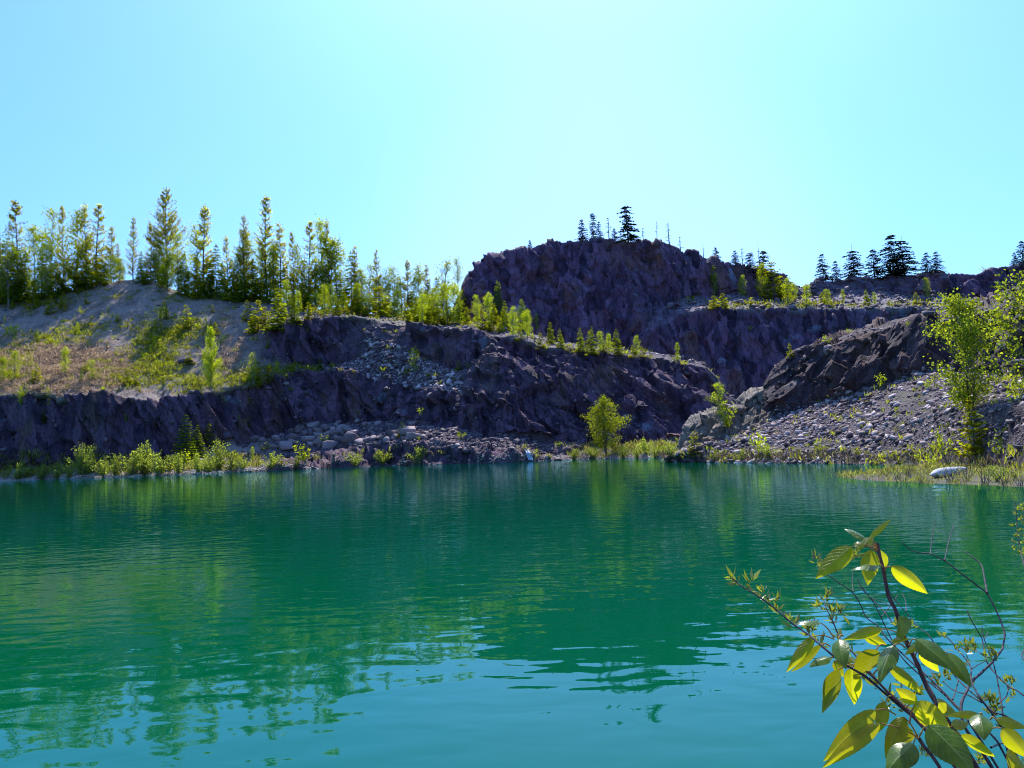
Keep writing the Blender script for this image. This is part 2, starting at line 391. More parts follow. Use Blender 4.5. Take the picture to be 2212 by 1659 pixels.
Y7 = [157, 156, 154, 153, 153, 153, 153, 150, 149, 148, 147, 146, 145, 144, 144, 141, 131, 123, 120, 118, 116, 114, 109, 104]
pl_dz = [3, 3, 3, 3, 2, 1, 1, 2, 3, 3, 3, 3, 2, 1, 0, -1, -3, -5, -6, -7, -7, -6, -3, -1]
Yw_ = plane_depth(xs, yw); Yb = np.maximum(Yb, Yw_ + 2.0); Yf = np.maximum(Yf, Yb + 3.0); Yt = np.maximum(Yt, Yf + 2.5); Y5 = np.maximum(Y5, Yt + 1.5); Y6 = np.maximum(Y6, Y5 + 1.5); Y7 = np.maximum(Y7, Y6 + 2)
def hill_zone(x, y):
    g = gsum(x, y, [(330, 745, 45, 45, .9), (400, 720, 60, 26, .9), (280, 815, 80, 25, .7), (430, 832, 70, 18, .8), (20, 800, 60, 45, .75), (120, 735, 70, 18, .6),
                    (190, 712, 60, 14, .7), (545, 815, 70, 25, .9), (640, 798, 50, 8, .8), (350, 790, 60, 30, .7), (60, 640, 140, 22, .6), (470, 640, 150, 14, .5), (900, 690, 160, 14, .6)])
    g = np.maximum(g, .6 * ((y > 985) & (x < 545)) * (y < 1030)); g = np.maximum(g, .6 * ((x > 1260) & (x < 1470) & (y > 955) & (y < 986)))
    b = gsum(x, y, [(60, 790, 130, 38, .95), (170, 780, 90, 32, .9), (235, 800, 60, 30, .7), (100, 838, 150, 18, .8), (480, 770, 60, 40, .5), (-150, 790, 120, 50, .9), (480, 690, 30, 20, .5)])
    return g, b
def w_(pairs):
    return np.interp(xs, [p[0] for p in pairs], [p[1] for p in pairs])
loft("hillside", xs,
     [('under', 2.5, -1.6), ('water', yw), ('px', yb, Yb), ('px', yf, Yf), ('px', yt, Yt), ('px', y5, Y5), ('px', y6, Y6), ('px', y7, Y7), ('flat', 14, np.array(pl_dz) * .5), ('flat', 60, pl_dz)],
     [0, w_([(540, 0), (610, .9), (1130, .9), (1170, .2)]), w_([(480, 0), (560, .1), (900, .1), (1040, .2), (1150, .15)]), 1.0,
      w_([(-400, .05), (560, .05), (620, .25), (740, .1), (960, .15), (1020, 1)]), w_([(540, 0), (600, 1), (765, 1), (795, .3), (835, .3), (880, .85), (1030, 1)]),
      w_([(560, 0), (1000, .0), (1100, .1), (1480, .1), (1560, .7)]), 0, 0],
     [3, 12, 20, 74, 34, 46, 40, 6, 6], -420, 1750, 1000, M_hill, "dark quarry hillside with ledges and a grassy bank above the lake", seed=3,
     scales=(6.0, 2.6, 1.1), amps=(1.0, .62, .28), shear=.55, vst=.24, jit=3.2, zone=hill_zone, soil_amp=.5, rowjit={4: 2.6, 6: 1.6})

# --- tall far cliff with its terrace
xf = [930, 965, 985, 1000, 1012, 1040, 1070, 1100, 1150, 1200, 1250, 1300, 1370, 1430, 1470, 1530, 1580, 1640, 1690, 1722, 1760, 1800, 1850, 1900, 1950, 2030, 2080, 2110, 2150, 2212, 2300, 2500]
fc = [720, 700, 655, 612, 588, 572, 556, 542, 533, 521, 518, 514, 521, 527, 546, 560, 571, 581, 600, 626, 612, 612, 601, 606, 593, 586, 593, 592, 581, 566, 550, 540]
Yc = [196, 196, 197, 198, 198, 199, 200, 200, 200, 200, 200, 200, 201, 202, 203, 204, 206, 208, 209, 211, 212, 212, 212, 212, 212, 212, 212, 212, 212, 212, 212, 212]
f2 = [760, 745, 735, 725, 715, 710, 705, 700, 695, 690, 685, 680, 672, 660, 648, 642, 640, 640, 641, 642, 640, 637, 634, 630, 632, 645, 652, 652, 650, 645, 640, 630]
Y2 = [191, 191, 191, 191, 191, 191, 191, 191, 191, 191, 191, 191, 192, 194, 197, 201, 204, 205, 206, 207, 208, 208, 208, 208, 208, 208, 208, 208, 208, 208, 208, 208]
f1 = [800, 800, 795, 790, 785, 780, 778, 775, 770, 765, 760, 755, 735, 700, 678, 672, 669, 668, 668, 669, 669, 669, 669, 668, 667, 665, 664, 663, 662, 660, 655, 645]
Y1 = [188, 188, 188, 188, 188, 188, 188, 188, 188, 188, 188, 188, 187.5, 187, 187, 187, 187, 187, 187, 187, 187, 187, 187, 187, 187, 187, 187, 187, 187, 187, 187, 187]
f0 = [975] * len(xf); Y0 = [176] * len(xf)
def w2(pairs): return np.interp(xf, [p[0] for p in pairs], [p[1] for p in pairs])
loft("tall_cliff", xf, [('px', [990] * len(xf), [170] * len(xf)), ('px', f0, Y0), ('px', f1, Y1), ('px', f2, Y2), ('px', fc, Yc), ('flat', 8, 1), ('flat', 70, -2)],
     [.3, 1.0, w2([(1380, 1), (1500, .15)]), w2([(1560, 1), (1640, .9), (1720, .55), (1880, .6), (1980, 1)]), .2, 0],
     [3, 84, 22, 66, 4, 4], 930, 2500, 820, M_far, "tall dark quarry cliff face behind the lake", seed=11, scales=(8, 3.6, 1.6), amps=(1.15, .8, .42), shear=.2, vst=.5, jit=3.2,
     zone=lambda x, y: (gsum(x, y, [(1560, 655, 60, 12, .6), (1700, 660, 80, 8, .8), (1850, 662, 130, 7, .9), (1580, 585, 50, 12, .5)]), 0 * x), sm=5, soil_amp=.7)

# --- right-hand mound with its scree running down to the water
xm = [1440, 1480, 1530, 1580, 1620, 1650, 1664, 1676, 1690, 1720, 1760, 1820, 1880, 1950, 2000, 2060, 2120, 2212, 2400, 2700]
mw = [997, 999, 999, 999, 1000, 1000, 1000, 1000, 1000, 1001, 1001, 1002, 1004, 1006, 1008, 1011, 1015, 1022, 1034, 1060]
m1 = [991, 975, 962, 955, 950, 947, 945, 943, 941, 938, 933, 925, 915, 905, 898, 890, 885, 880, 880, 900]
Y1m = [66, 63, 62, 60, 58.5, 57.5, 57.2, 57, 56.5, 55.5, 54, 51, 48, 44.5, 42, 39, 35, 31, 27, 22]
m2 = [989, 968, 950, 938, 925, 908, 898, 892, 888, 884, 874, 861, 843, 815, 802, 800, 806, 815, 820, 820]
Y2m = [68, 66, 65.5, 64.5, 64, 63.5, 63.2, 63, 62.5, 61.5, 60, 57.5, 55, 52.5, 50.5, 48.5, 46, 41.5, 37, 33]
m3 = [988, 964, 945, 932, 915, 895, 868, 815, 800, 776, 758, 730, 712, 698, 694, 696, 692, 672, 640, 610]
Y3m = [70, 69, 68.5, 67.5, 67, 66.6, 66, 65.5, 65, 64, 62.5, 60, 57.3, 54.2, 52.4, 50.4, 47.9, 43.6, 39, 35]
m4 = [987, 962, 942, 929, 911, 890, 862, 803, 791, 766, 744, 718, 698, 684, 675, 664, 650, 626, 600, 560]
Y4m = [72, 71.5, 71, 70.5, 70, 69.6, 69.2, 69, 68.5, 67.8, 66.5, 64.5, 62.5, 60.5, 59.5, 58, 57, 55, 52, 48]
def w3(pairs): return np.interp(xm, [p[0] for p in pairs], [p[1] for p in pairs])
loft("rubble_mound", xm, [('under', 2.0, -1.4), ('water', mw), ('px', m1, Y1m), ('px', m2, Y2m), ('px', m3, Y3m), ('px', m4, Y4m), ('flat', 9, w3([(1440, -.5), (1700, -3), (2700, -3)])), ('flat', 12, w3([(1440, -.5), (1700, -5), (2700, -4)]))],
     [0, 0, 0, w3([(1640, .1), (1668, 1), (2040, 1), (2700, .95)]), w3([(1640, .2), (1670, 1), (1760, .75), (2000, .7), (2700, .7)]), .2, 0],
     [3, 40, 34, 66, 22, 5, 4], 1440, 2700, 760, M_mound, "dark rock mound with pale loose scree sloping to the water", seed=23, scales=(3.4, 1.6, .7), amps=(.62, .38, .17), strata=R(27), jit=3.0,
     zone=lambda x, y: (gsum(x, y, [(2000, 1010, 120, 14, .9), (2150, 1035, 120, 16, .9), (1780, 968, 60, 14, .4), (1950, 860, 60, 16, .3)]), 0 * x), soil_amp=.2)

# --- sunlit outcrop between the mound and the lake
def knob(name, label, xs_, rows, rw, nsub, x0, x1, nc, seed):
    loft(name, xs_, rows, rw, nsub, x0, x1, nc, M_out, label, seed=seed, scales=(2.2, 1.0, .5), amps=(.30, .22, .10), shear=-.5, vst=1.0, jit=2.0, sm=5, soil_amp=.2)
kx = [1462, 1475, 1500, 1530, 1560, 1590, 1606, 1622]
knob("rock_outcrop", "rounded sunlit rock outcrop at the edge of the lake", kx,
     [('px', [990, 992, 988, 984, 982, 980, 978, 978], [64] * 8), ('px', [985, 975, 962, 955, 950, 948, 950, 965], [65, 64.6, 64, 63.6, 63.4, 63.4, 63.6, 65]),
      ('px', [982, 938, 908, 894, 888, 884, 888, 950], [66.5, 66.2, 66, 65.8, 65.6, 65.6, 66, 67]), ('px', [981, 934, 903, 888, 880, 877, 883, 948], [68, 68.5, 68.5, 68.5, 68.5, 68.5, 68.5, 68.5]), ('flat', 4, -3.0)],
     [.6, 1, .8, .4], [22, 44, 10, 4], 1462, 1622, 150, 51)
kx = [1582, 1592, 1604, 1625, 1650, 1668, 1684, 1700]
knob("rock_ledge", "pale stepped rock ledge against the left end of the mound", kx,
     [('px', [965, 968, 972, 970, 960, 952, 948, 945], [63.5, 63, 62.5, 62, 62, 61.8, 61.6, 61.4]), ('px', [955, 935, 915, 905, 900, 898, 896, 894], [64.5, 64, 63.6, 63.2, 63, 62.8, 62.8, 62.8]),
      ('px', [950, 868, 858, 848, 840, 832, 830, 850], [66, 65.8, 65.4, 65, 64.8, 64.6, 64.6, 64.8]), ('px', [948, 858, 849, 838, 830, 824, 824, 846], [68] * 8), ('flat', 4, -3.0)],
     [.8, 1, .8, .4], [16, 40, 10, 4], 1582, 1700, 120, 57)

# --- water, lake bed, near bank
def sheet(name, x0, x1, y0, y1, z, mat, nx=2, ny=2):
    gx, gy = np.meshgrid(np.linspace(x0, x1, nx), np.linspace(y0, y1, ny)); V = np.stack([gx.ravel(), gy.ravel(), np.full(gx.size, z)], -1)
    i = np.arange(ny - 1)[:, None] * nx; j = np.arange(nx - 1)[None]
    return link(name, mesh_np(name, V, np.stack([i + j, i + j + 1, i + nx + j + 1, i + nx + j], -1).reshape(-1, 4), mat))
m, t, o = newmat("lake_water")
tc = N(t, 'TexCoord'); P = tc.outputs['Object']
def wn(scale, det, ax=(1, 1, 1), dist=0.0):
    mp = N(t, 'Mapping'); mp.inputs['Scale'].default_value = ax; mp.inputs['Rotation'].default_value = (0, 0, R(12)); t.links.new(P, mp.inputs[0])
    n = N(t, 'TexNoise'); n.inputs['Scale'].default_value = scale; n.inputs['Detail'].default_value = det; n.inputs['Roughness'].default_value = .5; n.inputs['Distortion'].default_value = dist
    t.links.new(mp.outputs[0], n.inputs['Vector']); return n.outputs[0]
hgt = mathn(t, 'ADD', mathn(t, 'MULTIPLY', wn(2.9, 1.5, (.6, 1, 1), .3), .0088), mathn(t, 'MULTIPLY', wn(.45, 2, (.7, 1, 1)), .013))
hgt = mathn(t, 'ADD', hgt, mathn(t, 'MULTIPLY', mathn(t, 'MULTIPLY', wn(6.5, 2, (.5, 1, 1)), ramp_f(t, wn(.07, 3), .38, .62)), .0036))
bp = N(t, 'Bump'); bp.inputs['Strength'].default_value = 1.0; bp.inputs['Distance'].default_value = 1.0; t.links.new(hgt, bp.inputs['Height'])
p = N(t, 'BsdfDiffuse'); gls = N(t, 'BsdfGlossy'); gls.inputs['Roughness'].default_value = .015; gls.inputs['Color'].default_value = (.55, .92, 1.0, 1)
fr = N(t, 'Fresnel'); fr.inputs['IOR'].default_value = 1.34; t.links.new(bp.outputs[0], fr.inputs['Normal']); t.links.new(bp.outputs[0], gls.inputs['Normal'])
wm = N(t, 'MixShader'); t.links.new(fr.outputs[0], wm.inputs[0]); t.links.new(p.outputs[0], wm.inputs[1]); t.links.new(gls.outputs[0], wm.inputs[2])
t.links.new(ramp(t, wn(.03, 2), [(.3, (.0, .075, .033)), (.7, (.0, .100, .022))]), p.inputs['Color'])
t.links.new(wm.outputs[0], o.inputs[0]); M_water = m
tag(sheet("water", -320, 320, 2.2, 260, 0.0, M_water), "calm emerald green quarry lake with small ripples", kind='structure')
M_bed = terrain_mat("ground_soil", (.05, .045, .05), (.14, .12, .12), (.12, .08, .06), (.16, .16, .16), (.12, .10, .09), (.24, .2, .17), .4)
tag(sheet("ground", -3000, 3000, -3000, 3000, -2.6, M_bed), "bare ground under and around the lake", kind='structure')
gx, gy = np.meshgrid(np.linspace(-40, 40, 220), np.linspace(-14, 3.4, 60))
gz = .42 - .9 * np.clip((gy - 1.9) / 1.5, 0, 1) ** 1.3 - .6 * np.clip((gy - 2.6), 0, 1) + .10 * fbm(np.stack([gx, gy, gx * 0], -1) / 1.2, 4, 9) + .02 * np.clip(-gy, 0, 20)
V = np.stack([gx, gy, gz], -1).reshape(-1, 3); i = np.arange(59)[:, None] * 220; j = np.arange(219)[None]
bank = link("near_bank", mesh_np("near_bank", V, np.stack([i + j, i + j + 1, i + 220 + j + 1, i + 220 + j], -1).reshape(-1, 4), M_bed)); tag(bank, "low earth bank on the near shore", kind='structure')
TERR['near_bank'] = dict(V=V, F=np.stack([i + j, i + j + 1, i + 220 + j + 1, i + 220 + j], -1).reshape(-1, 4))

# --- low grassy spit reaching into the lake on the right
sx = [1800, 1830, 1880, 1950, 2020, 2100, 2212, 2400, 2600]
loft("grassy_spit", sx, [('foot', 1.6, -.22), ('z', [1031, 1034.5, 1039, 1042.5, 1045.5, 1049.5, 1055, 1076, 1104], [-.06] + [-.01] * 6 + [-.03, -.2]),
                         ('z', [1028, 1029.5, 1030, 1029, 1027, 1026, 1030, 1046, 1062], [-.05, .03] + [.09] * 5 + [.06, -.2]), ('z', [1027, 1027, 1025, 1020, 1011, 1007, 1008, 1020, 1036], [-.06, .02] + [.10] * 5 + [.07, -.2]), ('z', [1026, 1025, 1021, 1012, 1003, 998, 1000, 1008, 1020], -.10)],
     [0, 0, 0, 0], [8, 10, 10, 8], 1800, 2600, 260, M_mound, "low grassy gravel spit reaching into the lake", seed=61, soil_amp=.04, jit=.6, zone=lambda x, y: (np.full(x.shape, .45), np.full(x.shape, .3) * (x > 2000)))

BVHS = [(k, BVHTree.FromPolygons(v['V'].tolist(), v['F'].tolist())) for k, v in TERR.items()]
def cast(x, y, only=None):
    d = Vector(ray(x, y)).normalized(); best = None
    for k, b in BVHS:
        if only and k not in only: continue
        loc, nrm, _, dist = b.ray_cast(Vector(CAM), d)
        if loc is not None and (best is None or dist < best[1]): best = (loc, dist, k)
    return np.array(best[0]) if best else None
def drop(P, only=None):
    best = None
    for k, b in BVHS:
        if only and k not in only: continue
        loc, nrm, _, dist = b.ray_cast(Vector((P[0], P[1], P[2] + 60)), Vector((0, 0, -1)))
        if loc is not None and (best is None or loc.z > best[2]): best = np.array(loc)
    return best

# ------------------------------------------------------------------ loose stones
def sample(name, wfun, n, rng):
    T = TERR[name]; G = T['G']; Nn = T['N']
    e1 = G[:-1, 1:] - G[:-1, :-1]; e2 = G[1:, :-1] - G[:-1, :-1]; A = np.linalg.norm(np.cross(e1, e2), axis=-1)
    w = A * np.clip(wfun(T['PX'][:-1, :-1], T['PY'][:-1, :-1], T['RW'][:-1, :-1], T['zone'][:-1, :-1]), 0, None)
    p = (w / w.sum()).ravel(); idx = rng.choice(p.size, n, p=p); i, j = np.unravel_index(idx, w.shape); u, v = rng.random((2, n, 1))
    return G[i, j] * (1 - u) * (1 - v) + G[i, j + 1] * u * (1 - v) + G[i + 1, j] * (1 - u) * v + G[i + 1, j + 1] * u * v, Nn[i, j]
def plate(seed):
    """flat broken slab: uneven polygon, chipped top, tilted upper face"""
    rg = np.random.default_rng(seed); n = rg.integers(4, 7); th = np.sort((np.arange(n) + rg.uniform(-.3, .3, n)) / n * 6.283); r_ = rg.uniform(.7, 1.0, n); tk = rg.uniform(.13, .3)
    lo = np.stack([np.cos(th) * r_, np.sin(th) * r_ * .62, np.full(n, -tk)], -1); hi = lo * np.array([1, 1, 0]) * rg.uniform(.72, .95) + np.stack([rg.normal(0, .05, n), rg.normal(0, .05, n), tk + .22 * np.cos(th + rg.uniform(0, 6)) * rg.random()], -1)
    V = np.concatenate([lo, hi, [[0, 0, -tk], [.05, 0, tk]]]); i = np.arange(n); j = (i + 1) % n
    Fc = np.concatenate([np.stack([i, j, n + j], -1), np.stack([i, n + j, n + i], -1), np.stack([j, i, np.full(n, 2 * n)], -1), np.stack([n + i, n + j, np.full(n, 2 * n + 1)], -1)]); return V, Fc
SHARD = [plate(100 + k) for k in range(14)]
def shards(name, label, P, Nn, size, mat, rng, flat=.5, sink=.05, near=None):
    Nn = np.where(Nn[:, 2:3] < 0, -Nn, Nn)
    up = norm(.45 * Nn + flat * rng.normal(size=P.shape) * .7 + np.array([0, 0, .9]))
    if near: size = size * np.clip(P[:, 1] / near, .35, 1.15)
    a = norm(np.cross(up, rng.normal(size=P.shape))); b = np.cross(up, a)
    parts = []; kind = rng.integers(0, len(SHARD), len(P))
    for k, (V, Fc) in enumerate(SHARD):
        m_ = kind == k; n = m_.sum()
        if not n: continue
        s = size[m_][:, None, None]; asp = rng.uniform(.7, 1.3, (n, 1, 1))
        VV = P[m_][:, None] + s * (V[None, :, :1] * a[m_][:, None] * asp + V[None, :, 1:2] * b[m_][:, None] + (V[None, :, 2:3] + sink) * up[m_][:, None])
        FF = Fc[None] + (np.arange(n) * len(V))[:, None, None]
        parts.append((VV.reshape(-1, 3), FF.reshape(-1, 3)))
    V, Fc = join(parts); o = link(name, mesh_np(name, V, Fc, mat)); tag(o, label, kind='stuff'); return o
M_scree = stone_mat("scree_stone", [(.12, (.025, .015, .02)), (.40, (.085, .050, .058)), (.57, (.22, .145, .15)), (.80, (.60, .47, .44))])
M_dscree = stone_mat("dark_scree_stone", [(.15, (.045, .032, .045)), (.45, (.13, .082, .095)), (.68, (.25, .175, .18)), (.88, (.50, .39, .37))])
M_talus = stone_mat("talus_stone", [(.12, (.05, .034, .045)), (.38, (.085, .052, .064)), (.56, (.20, .135, .15)), (.80, (.60, .47, .46))])
M_boul = stone_mat("boulder_stone", [(.2, (.05, .031, .036)), (.5, (.155, .098, .104)), (.8, (.40, .285, .275))])
rg = np.random.default_rng(31)
P, Q = sample("rubble_mound", lambda x, y, r, z: (r < .35) * (1 - .8 * z[..., 1]) * np.where((y > 990) & (x > 1900), .3, 1) * np.where(y > 840, 1.0, .8) * np.where((x > 1880) & (x < 2010) & (y > 835) & (y < 905), .35, 1.0), 52000, rg)
shards("scree", "pale loose slabs of broken rock covering the right slope", P, Q, np.clip(.07 * rg.pareto(2.0, len(P)) + .085, .08, .45), M_scree, rg, near=55, sink=.05, flat=.42)
P, Q = sample("hillside", lambda x, y, r, z: (r < .4) * ((x > 600) & (y < 880) & (y > 640)) * np.clip(1 - z[..., 1], .1, 1) * np.where((x > 740) & (x < 1000) & (y > 735) & (y < 870), 5.0, .6), 15000, rg)
shards("scree", "dark broken stone strewn over the middle ledges", P, Q, np.clip(.16 * rg.pareto(2.2, len(P)) + .15, .14, .8), M_talus, rg)
P, Q = sample("hillside", lambda x, y, r, z: (r < .45) * ((x > 520) & (x < 1200) & (y > 885) & (y < np.interp(x, xs, yb) + 2)) * np.where(x < 740, .35, 1), 3000, rg)
shards("rubble", "broken stone rubble at the foot of the middle cliff", P, Q, np.clip(.2 * rg.pareto(2.2, len(P)) + .16, .14, .8), M_dscree, rg)
P, Q = sample("hillside", lambda x, y, r, z: (y > np.interp(x, xs, yw) - 7) * (y < np.interp(x, xs, yw) + 1) * (x < 1500) * np.where(x < 580, 1.0, .35), 4200, rg)
shards("gravel", "whitish gravel along the far waterline", P, Q, rg.uniform(.08, .26, len(P)), stone_mat("gravel_stone", [(.2, (.2, .16, .13)), (.6, (.42, .35, .30)), (.9, (.65, .57, .50))]), rg)
P, Q = sample("hillside", lambda x, y, r, z: (r < .3) * (x < 620) * (y < 850) * (y > 610) * (1 - .7 * z[..., 1]), 2600, rg)
shards("scree", "small grey stones on the left slope", P, Q, np.clip(.12 * rg.pareto(2.2, len(P)) + .1, .08, .55), M_scree, rg)
P, Q = sample("tall_cliff", lambda x, y, r, z: (r < .72) * (y < 672) * (y > 600) * (x > 1400) * (x < 2150), 4200, rg)
shards("rubble", "broken rock heaped on the terrace of the tall cliff", P, Q, np.clip(.35 * rg.pareto(2.2, len(P)) + .3, .25, 1.6), M_dscree, rg)
P, Q = sample("tall_cliff", lambda x, y, r, z: (y < np.interp(x, xf, fc) + 6) * (y > np.interp(x, xf, fc) - 4) * (x > 1000) * (x < 2160), 1500, rg)
shards("rubble", "loose rocks along the rim of the tall cliff", P, Q, np.clip(.3 * rg.pareto(2.2, len(P)) + .25, .2, 1.3), M_dscree, rg)
P, Q = sample("hillside", lambda x, y, r, z: (r > .5) * (y > 690) * (x > -50), 650, rg)
shards("rubble", "loose stones caught on the ledges of the dark lower cliffs", P, Q, np.clip(.2 * rg.pareto(2.4, len(P)) + .18, .15, .85), M_dscree, rg, flat=.9, sink=-.05)
P, Q = sample("rubble_mound", lambda x, y, r, z: (r > .35) * np.exp(-((y - np.interp(x, xm, m4) - 10) / 16.0) ** 2) * (x > 1660) + (r > .35) * .04, 900, rg)
shards("rubble", "loose slabs caught on the dark mound", P, Q, np.clip(.13 * rg.pareto(2.4, len(P)) + .14, .1, .6), M_dscree, rg, flat=.7, sink=-.05)
# ------------------------------------------------------------------ plant prototypes (unit height)
B_con = bark_mat("conifer_bark", (.06, .045, .035), (.16, .12, .095), 20)
B_asp = bark_mat("pale_bark", (.12, .11, .09), (.36, .33, .28), 16)
B_dead = bark_mat("dead_wood", (.05, .042, .045), (.15, .13, .13), 20)
L_spruce = leaf_mat("spruce_needles", (.05, .085, .012), (.36, .46, .012), .58, .5)
L_dark = leaf_mat("dark_spruce_needles", (.012, .022, .012), (.022, .036, .012), .3, .5)
L_young = leaf_mat("young_needles", (.13, .17, .012), (.56, .60, .012), .58, .4, alt=((.14, .115, .012), (.42, .34, .015)))
L_pine = leaf_mat("pine_needles", (.16, .18, .014), (.86, .88, .016), .72, .5, alt=((.10, .06, .035), (.30, .19, .06)))
L_olive = leaf_mat("olive_needles", (.10, .135, .012), (.42, .47, .012), .55, .45)
L_asp = leaf_mat("aspen_leaves", (.16, .22, .014), (.66, .74, .016), .62, .4)
L_dull = leaf_mat("dull_leaves", (.07, .12, .016), (.36, .48, .025), .55, .45)
L_wil = leaf_mat("willow_leaves", (.16, .20, .035), (.52, .60, .06), .58, .4)
L_cott = leaf_mat("cottonwood_leaves", (.13, .16, .014), (.44, .48, .015), .52, .45)
L_birch = leaf_mat("birch_leaves", (.17, .21, .018), (.50, .54, .02), .55, .38, alt=((.10, .15, .02), (.32, .40, .03)))

def put(name, parts, mat):
    return mesh_np(name, *parts, mat)
def trunk_of(h=1.0, r=.012, bend=.01, rng=None, extra=(), n=10):
    z = np.linspace(-.03, h, n); p = np.stack([bend * np.sin(z * 5 + rng.uniform(0, 6)), bend * np.cos(z * 4 + rng.uniform(0, 6)), z], -1); p[:, :2] -= p[1, :2] * (1 - z[:, None])
    return [(p, np.maximum(r * (1 - z / (h * 1.04)), .0015))] + list(extra), p
def axis_at(p, z):
    return np.stack([np.interp(z, p[:, 2], p[:, 0]), np.interp(z, p[:, 2], p[:, 1]), z], -1)

def conifer(seed, Rr, mat, lev=24, nb=7, z0=.05, spray=.05, droop=.25, prof=.8, ragged=.3, upturn=.1, bark=B_con, wratio=.42, r=.012):
    rg = np.random.default_rng(seed); tr, ax = trunk_of(1.0, r, .008, rg)
    Bs, Ds, Ls = [], [], []
    for z in np.linspace(z0, .975, lev) + rg.normal(0, .006, lev):
        q = (1 - (z - z0) / (1 - z0)); L0 = Rr * max(q, .02) ** prof
        gap = rg.random() < ragged * .35
        for k in range(nb):
            if rg.random() < ragged * .4 or (gap and rg.random() < .5): continue
            a = rg.uniform(0, 2 * math.pi); L = L0 * rg.uniform(1 - ragged, 1 + ragged * .5) + .012
            c = axis_at(ax, np.array([z]))[0]
            for t in np.linspace(.2, 1, max(2, int(2 + L / spray * 1.3))):
                pos = c + np.array([math.cos(a) * L * t, math.sin(a) * L * t, -droop * L * t + upturn * L * t * t])
                for s in (-1, 0, 1):
                    aa = a + s * rg.uniform(.5, 1.1)
                    Bs.append(pos); Ds.append([math.cos(aa), math.sin(aa), rg.uniform(-.55, .25)]); Ls.append(spray * rg.uniform(.6, 1.25) * (.55 + .6 * q))
    for k in range(6):
        Bs.append([0, 0, .955 + k * .006]); Ds.append([rg.normal() * .25, rg.normal() * .25, 1]); Ls.append(.035)
    Ls = np.array(Ls)
    return put("trunk", tubes(tr, 6), bark), put("crown", kites(Bs, Ds, Ls, Ls * wratio, rg), mat)

def pine(seed, Rr, mat, nb=52, z0=.2, tuft=.024, peak=.35, top=1.0):
    """tall thin pine: up-curved branches that carry separate tufts, sky between them"""
    rg = np.random.default_rng(seed); lim = []; tr, ax = trunk_of(top, .010, .010, rg); Bs, Ds, Ls = [], [], []
    for z in np.sort(rg.uniform(z0, .97, nb)):
        q = (z - z0) / (1 - z0); L = Rr * (min(q / peak, 1) * .45 + .55) * (1 - max(0, q - peak) / (1 - peak)) ** 1.0 * rg.uniform(.6, 1.15) + .015
        a = rg.uniform(0, 6.283); c = axis_at(ax, np.array([z]))[0]; lift = rg.uniform(.35, .8)
        t = np.linspace(0, 1, 5)[:, None]
        path = c + np.concatenate([math.cos(a) * L * t, math.sin(a) * L * t, L * (.05 * t + lift * t * t)], 1)
        lim.append((path, np.linspace(.0028, .0010, 5)))
        for u in np.linspace(.3, 1, int(3 + L / tuft * 1.2)):
            pos = c + np.array([math.cos(a) * L * u, math.sin(a) * L * u, L * (.05 * u + lift * u * u)])
            for s in range(4):
                d = np.array([math.cos(a), math.sin(a), .5 + 1.2 * lift * u]) + rg.normal(0, .8, 3)
                Bs.append(pos + rg.normal(0, .006, 3)); Ds.append(d); Ls.append(tuft * rg.uniform(.55, 1.2))
    for k in range(8):
        Bs.append([ax[-1, 0], ax[-1, 1], top - .05 + k * .006]); Ds.append([rg.normal() * .3, rg.normal() * .3, 1]); Ls.append(tuft)
    Ls = np.array(Ls)
    return put("trunk", tubes(tr + lim, 5), B_con), put("crown", kites(Bs, Ds, Ls, Ls * .5, rg), mat)

def leafy(seed, Rr, mat, nb=40, z0=.12, leaf=.024, per=18, ang=.9, peak=.3, power=.8, bark=B_asp, r=.010, scatter=.028, twin=False, clump=1.0):
    """broad-leaved tree: rising limbs, leaves in loose clumps along them"""
    rg = np.random.default_rng(seed); lim = []; tr, ax = trunk_of(.97, r, .014, rg); Bs, Ds, Ls = [], [], []
    if twin:
        z = np.linspace(.02, .8, 9); p2 = np.stack([.02 + .16 * z + .01 * np.sin(9 * z), -.03 * z, z], -1); tr.append((p2, r * .8 * (1 - z / .85)))
    for k, z in enumerate(np.sort(rg.uniform(z0, .94, nb))):
        q = (z - z0) / (1 - z0); env = (min(q / peak, 1) * .5 + .5) * max(1 - max(0, q - peak) / (1.02 - peak), .02) ** power
        L = Rr * env * rg.uniform(.65, 1.15) + .02; a = rg.uniform(0, 6.283); c = axis_at(ax, np.array([z]))[0]
        if twin and k % 3 == 0 and z < .78: c = np.array([np.interp(z, p2[:, 2], p2[:, 0]), -.03 * z, z])
        t = np.linspace(0, 1, 5)[:, None]
        path = c + np.concatenate([math.cos(a) * L * t, math.sin(a) * L * t, L * ang * (t * .9 + .1 * np.sin(t * 5))], 1)
        lim.append((path, np.linspace(.0032, .0009, 5)))
        n = max(4, int(per * (.4 + L / Rr)))
        nc = max(2, int(n / 6)); cu = rg.uniform(.25, 1.05, nc)
        for s in range(n):
            u = cu[s % nc] + rg.normal(0, .05)
            pos = c + np.array([math.cos(a) * L * u, math.sin(a) * L * u, L * ang * u]) + rg.normal(0, scatter * clump, 3)
            Bs.append(pos); Ds.append(rg.normal(0, 1, 3) + np.array([math.cos(a) * .5, math.sin(a) * .5, -.2])); Ls.append(leaf * rg.uniform(.6, 1.25))
    for k in range(12):
        Bs.append(ax[-1] + rg.normal(0, .012, 3) + np.array([0, 0, -.02 + .004 * k])); Ds.append(rg.normal(0, 1, 3) + np.array([0, 0, 1])); Ls.append(leaf)
    Ls = np.array(Ls)
    return put("trunk", tubes(tr + lim, 5), bark), put("crown", kites(Bs, Ds, Ls, Ls * .72, rg), mat)

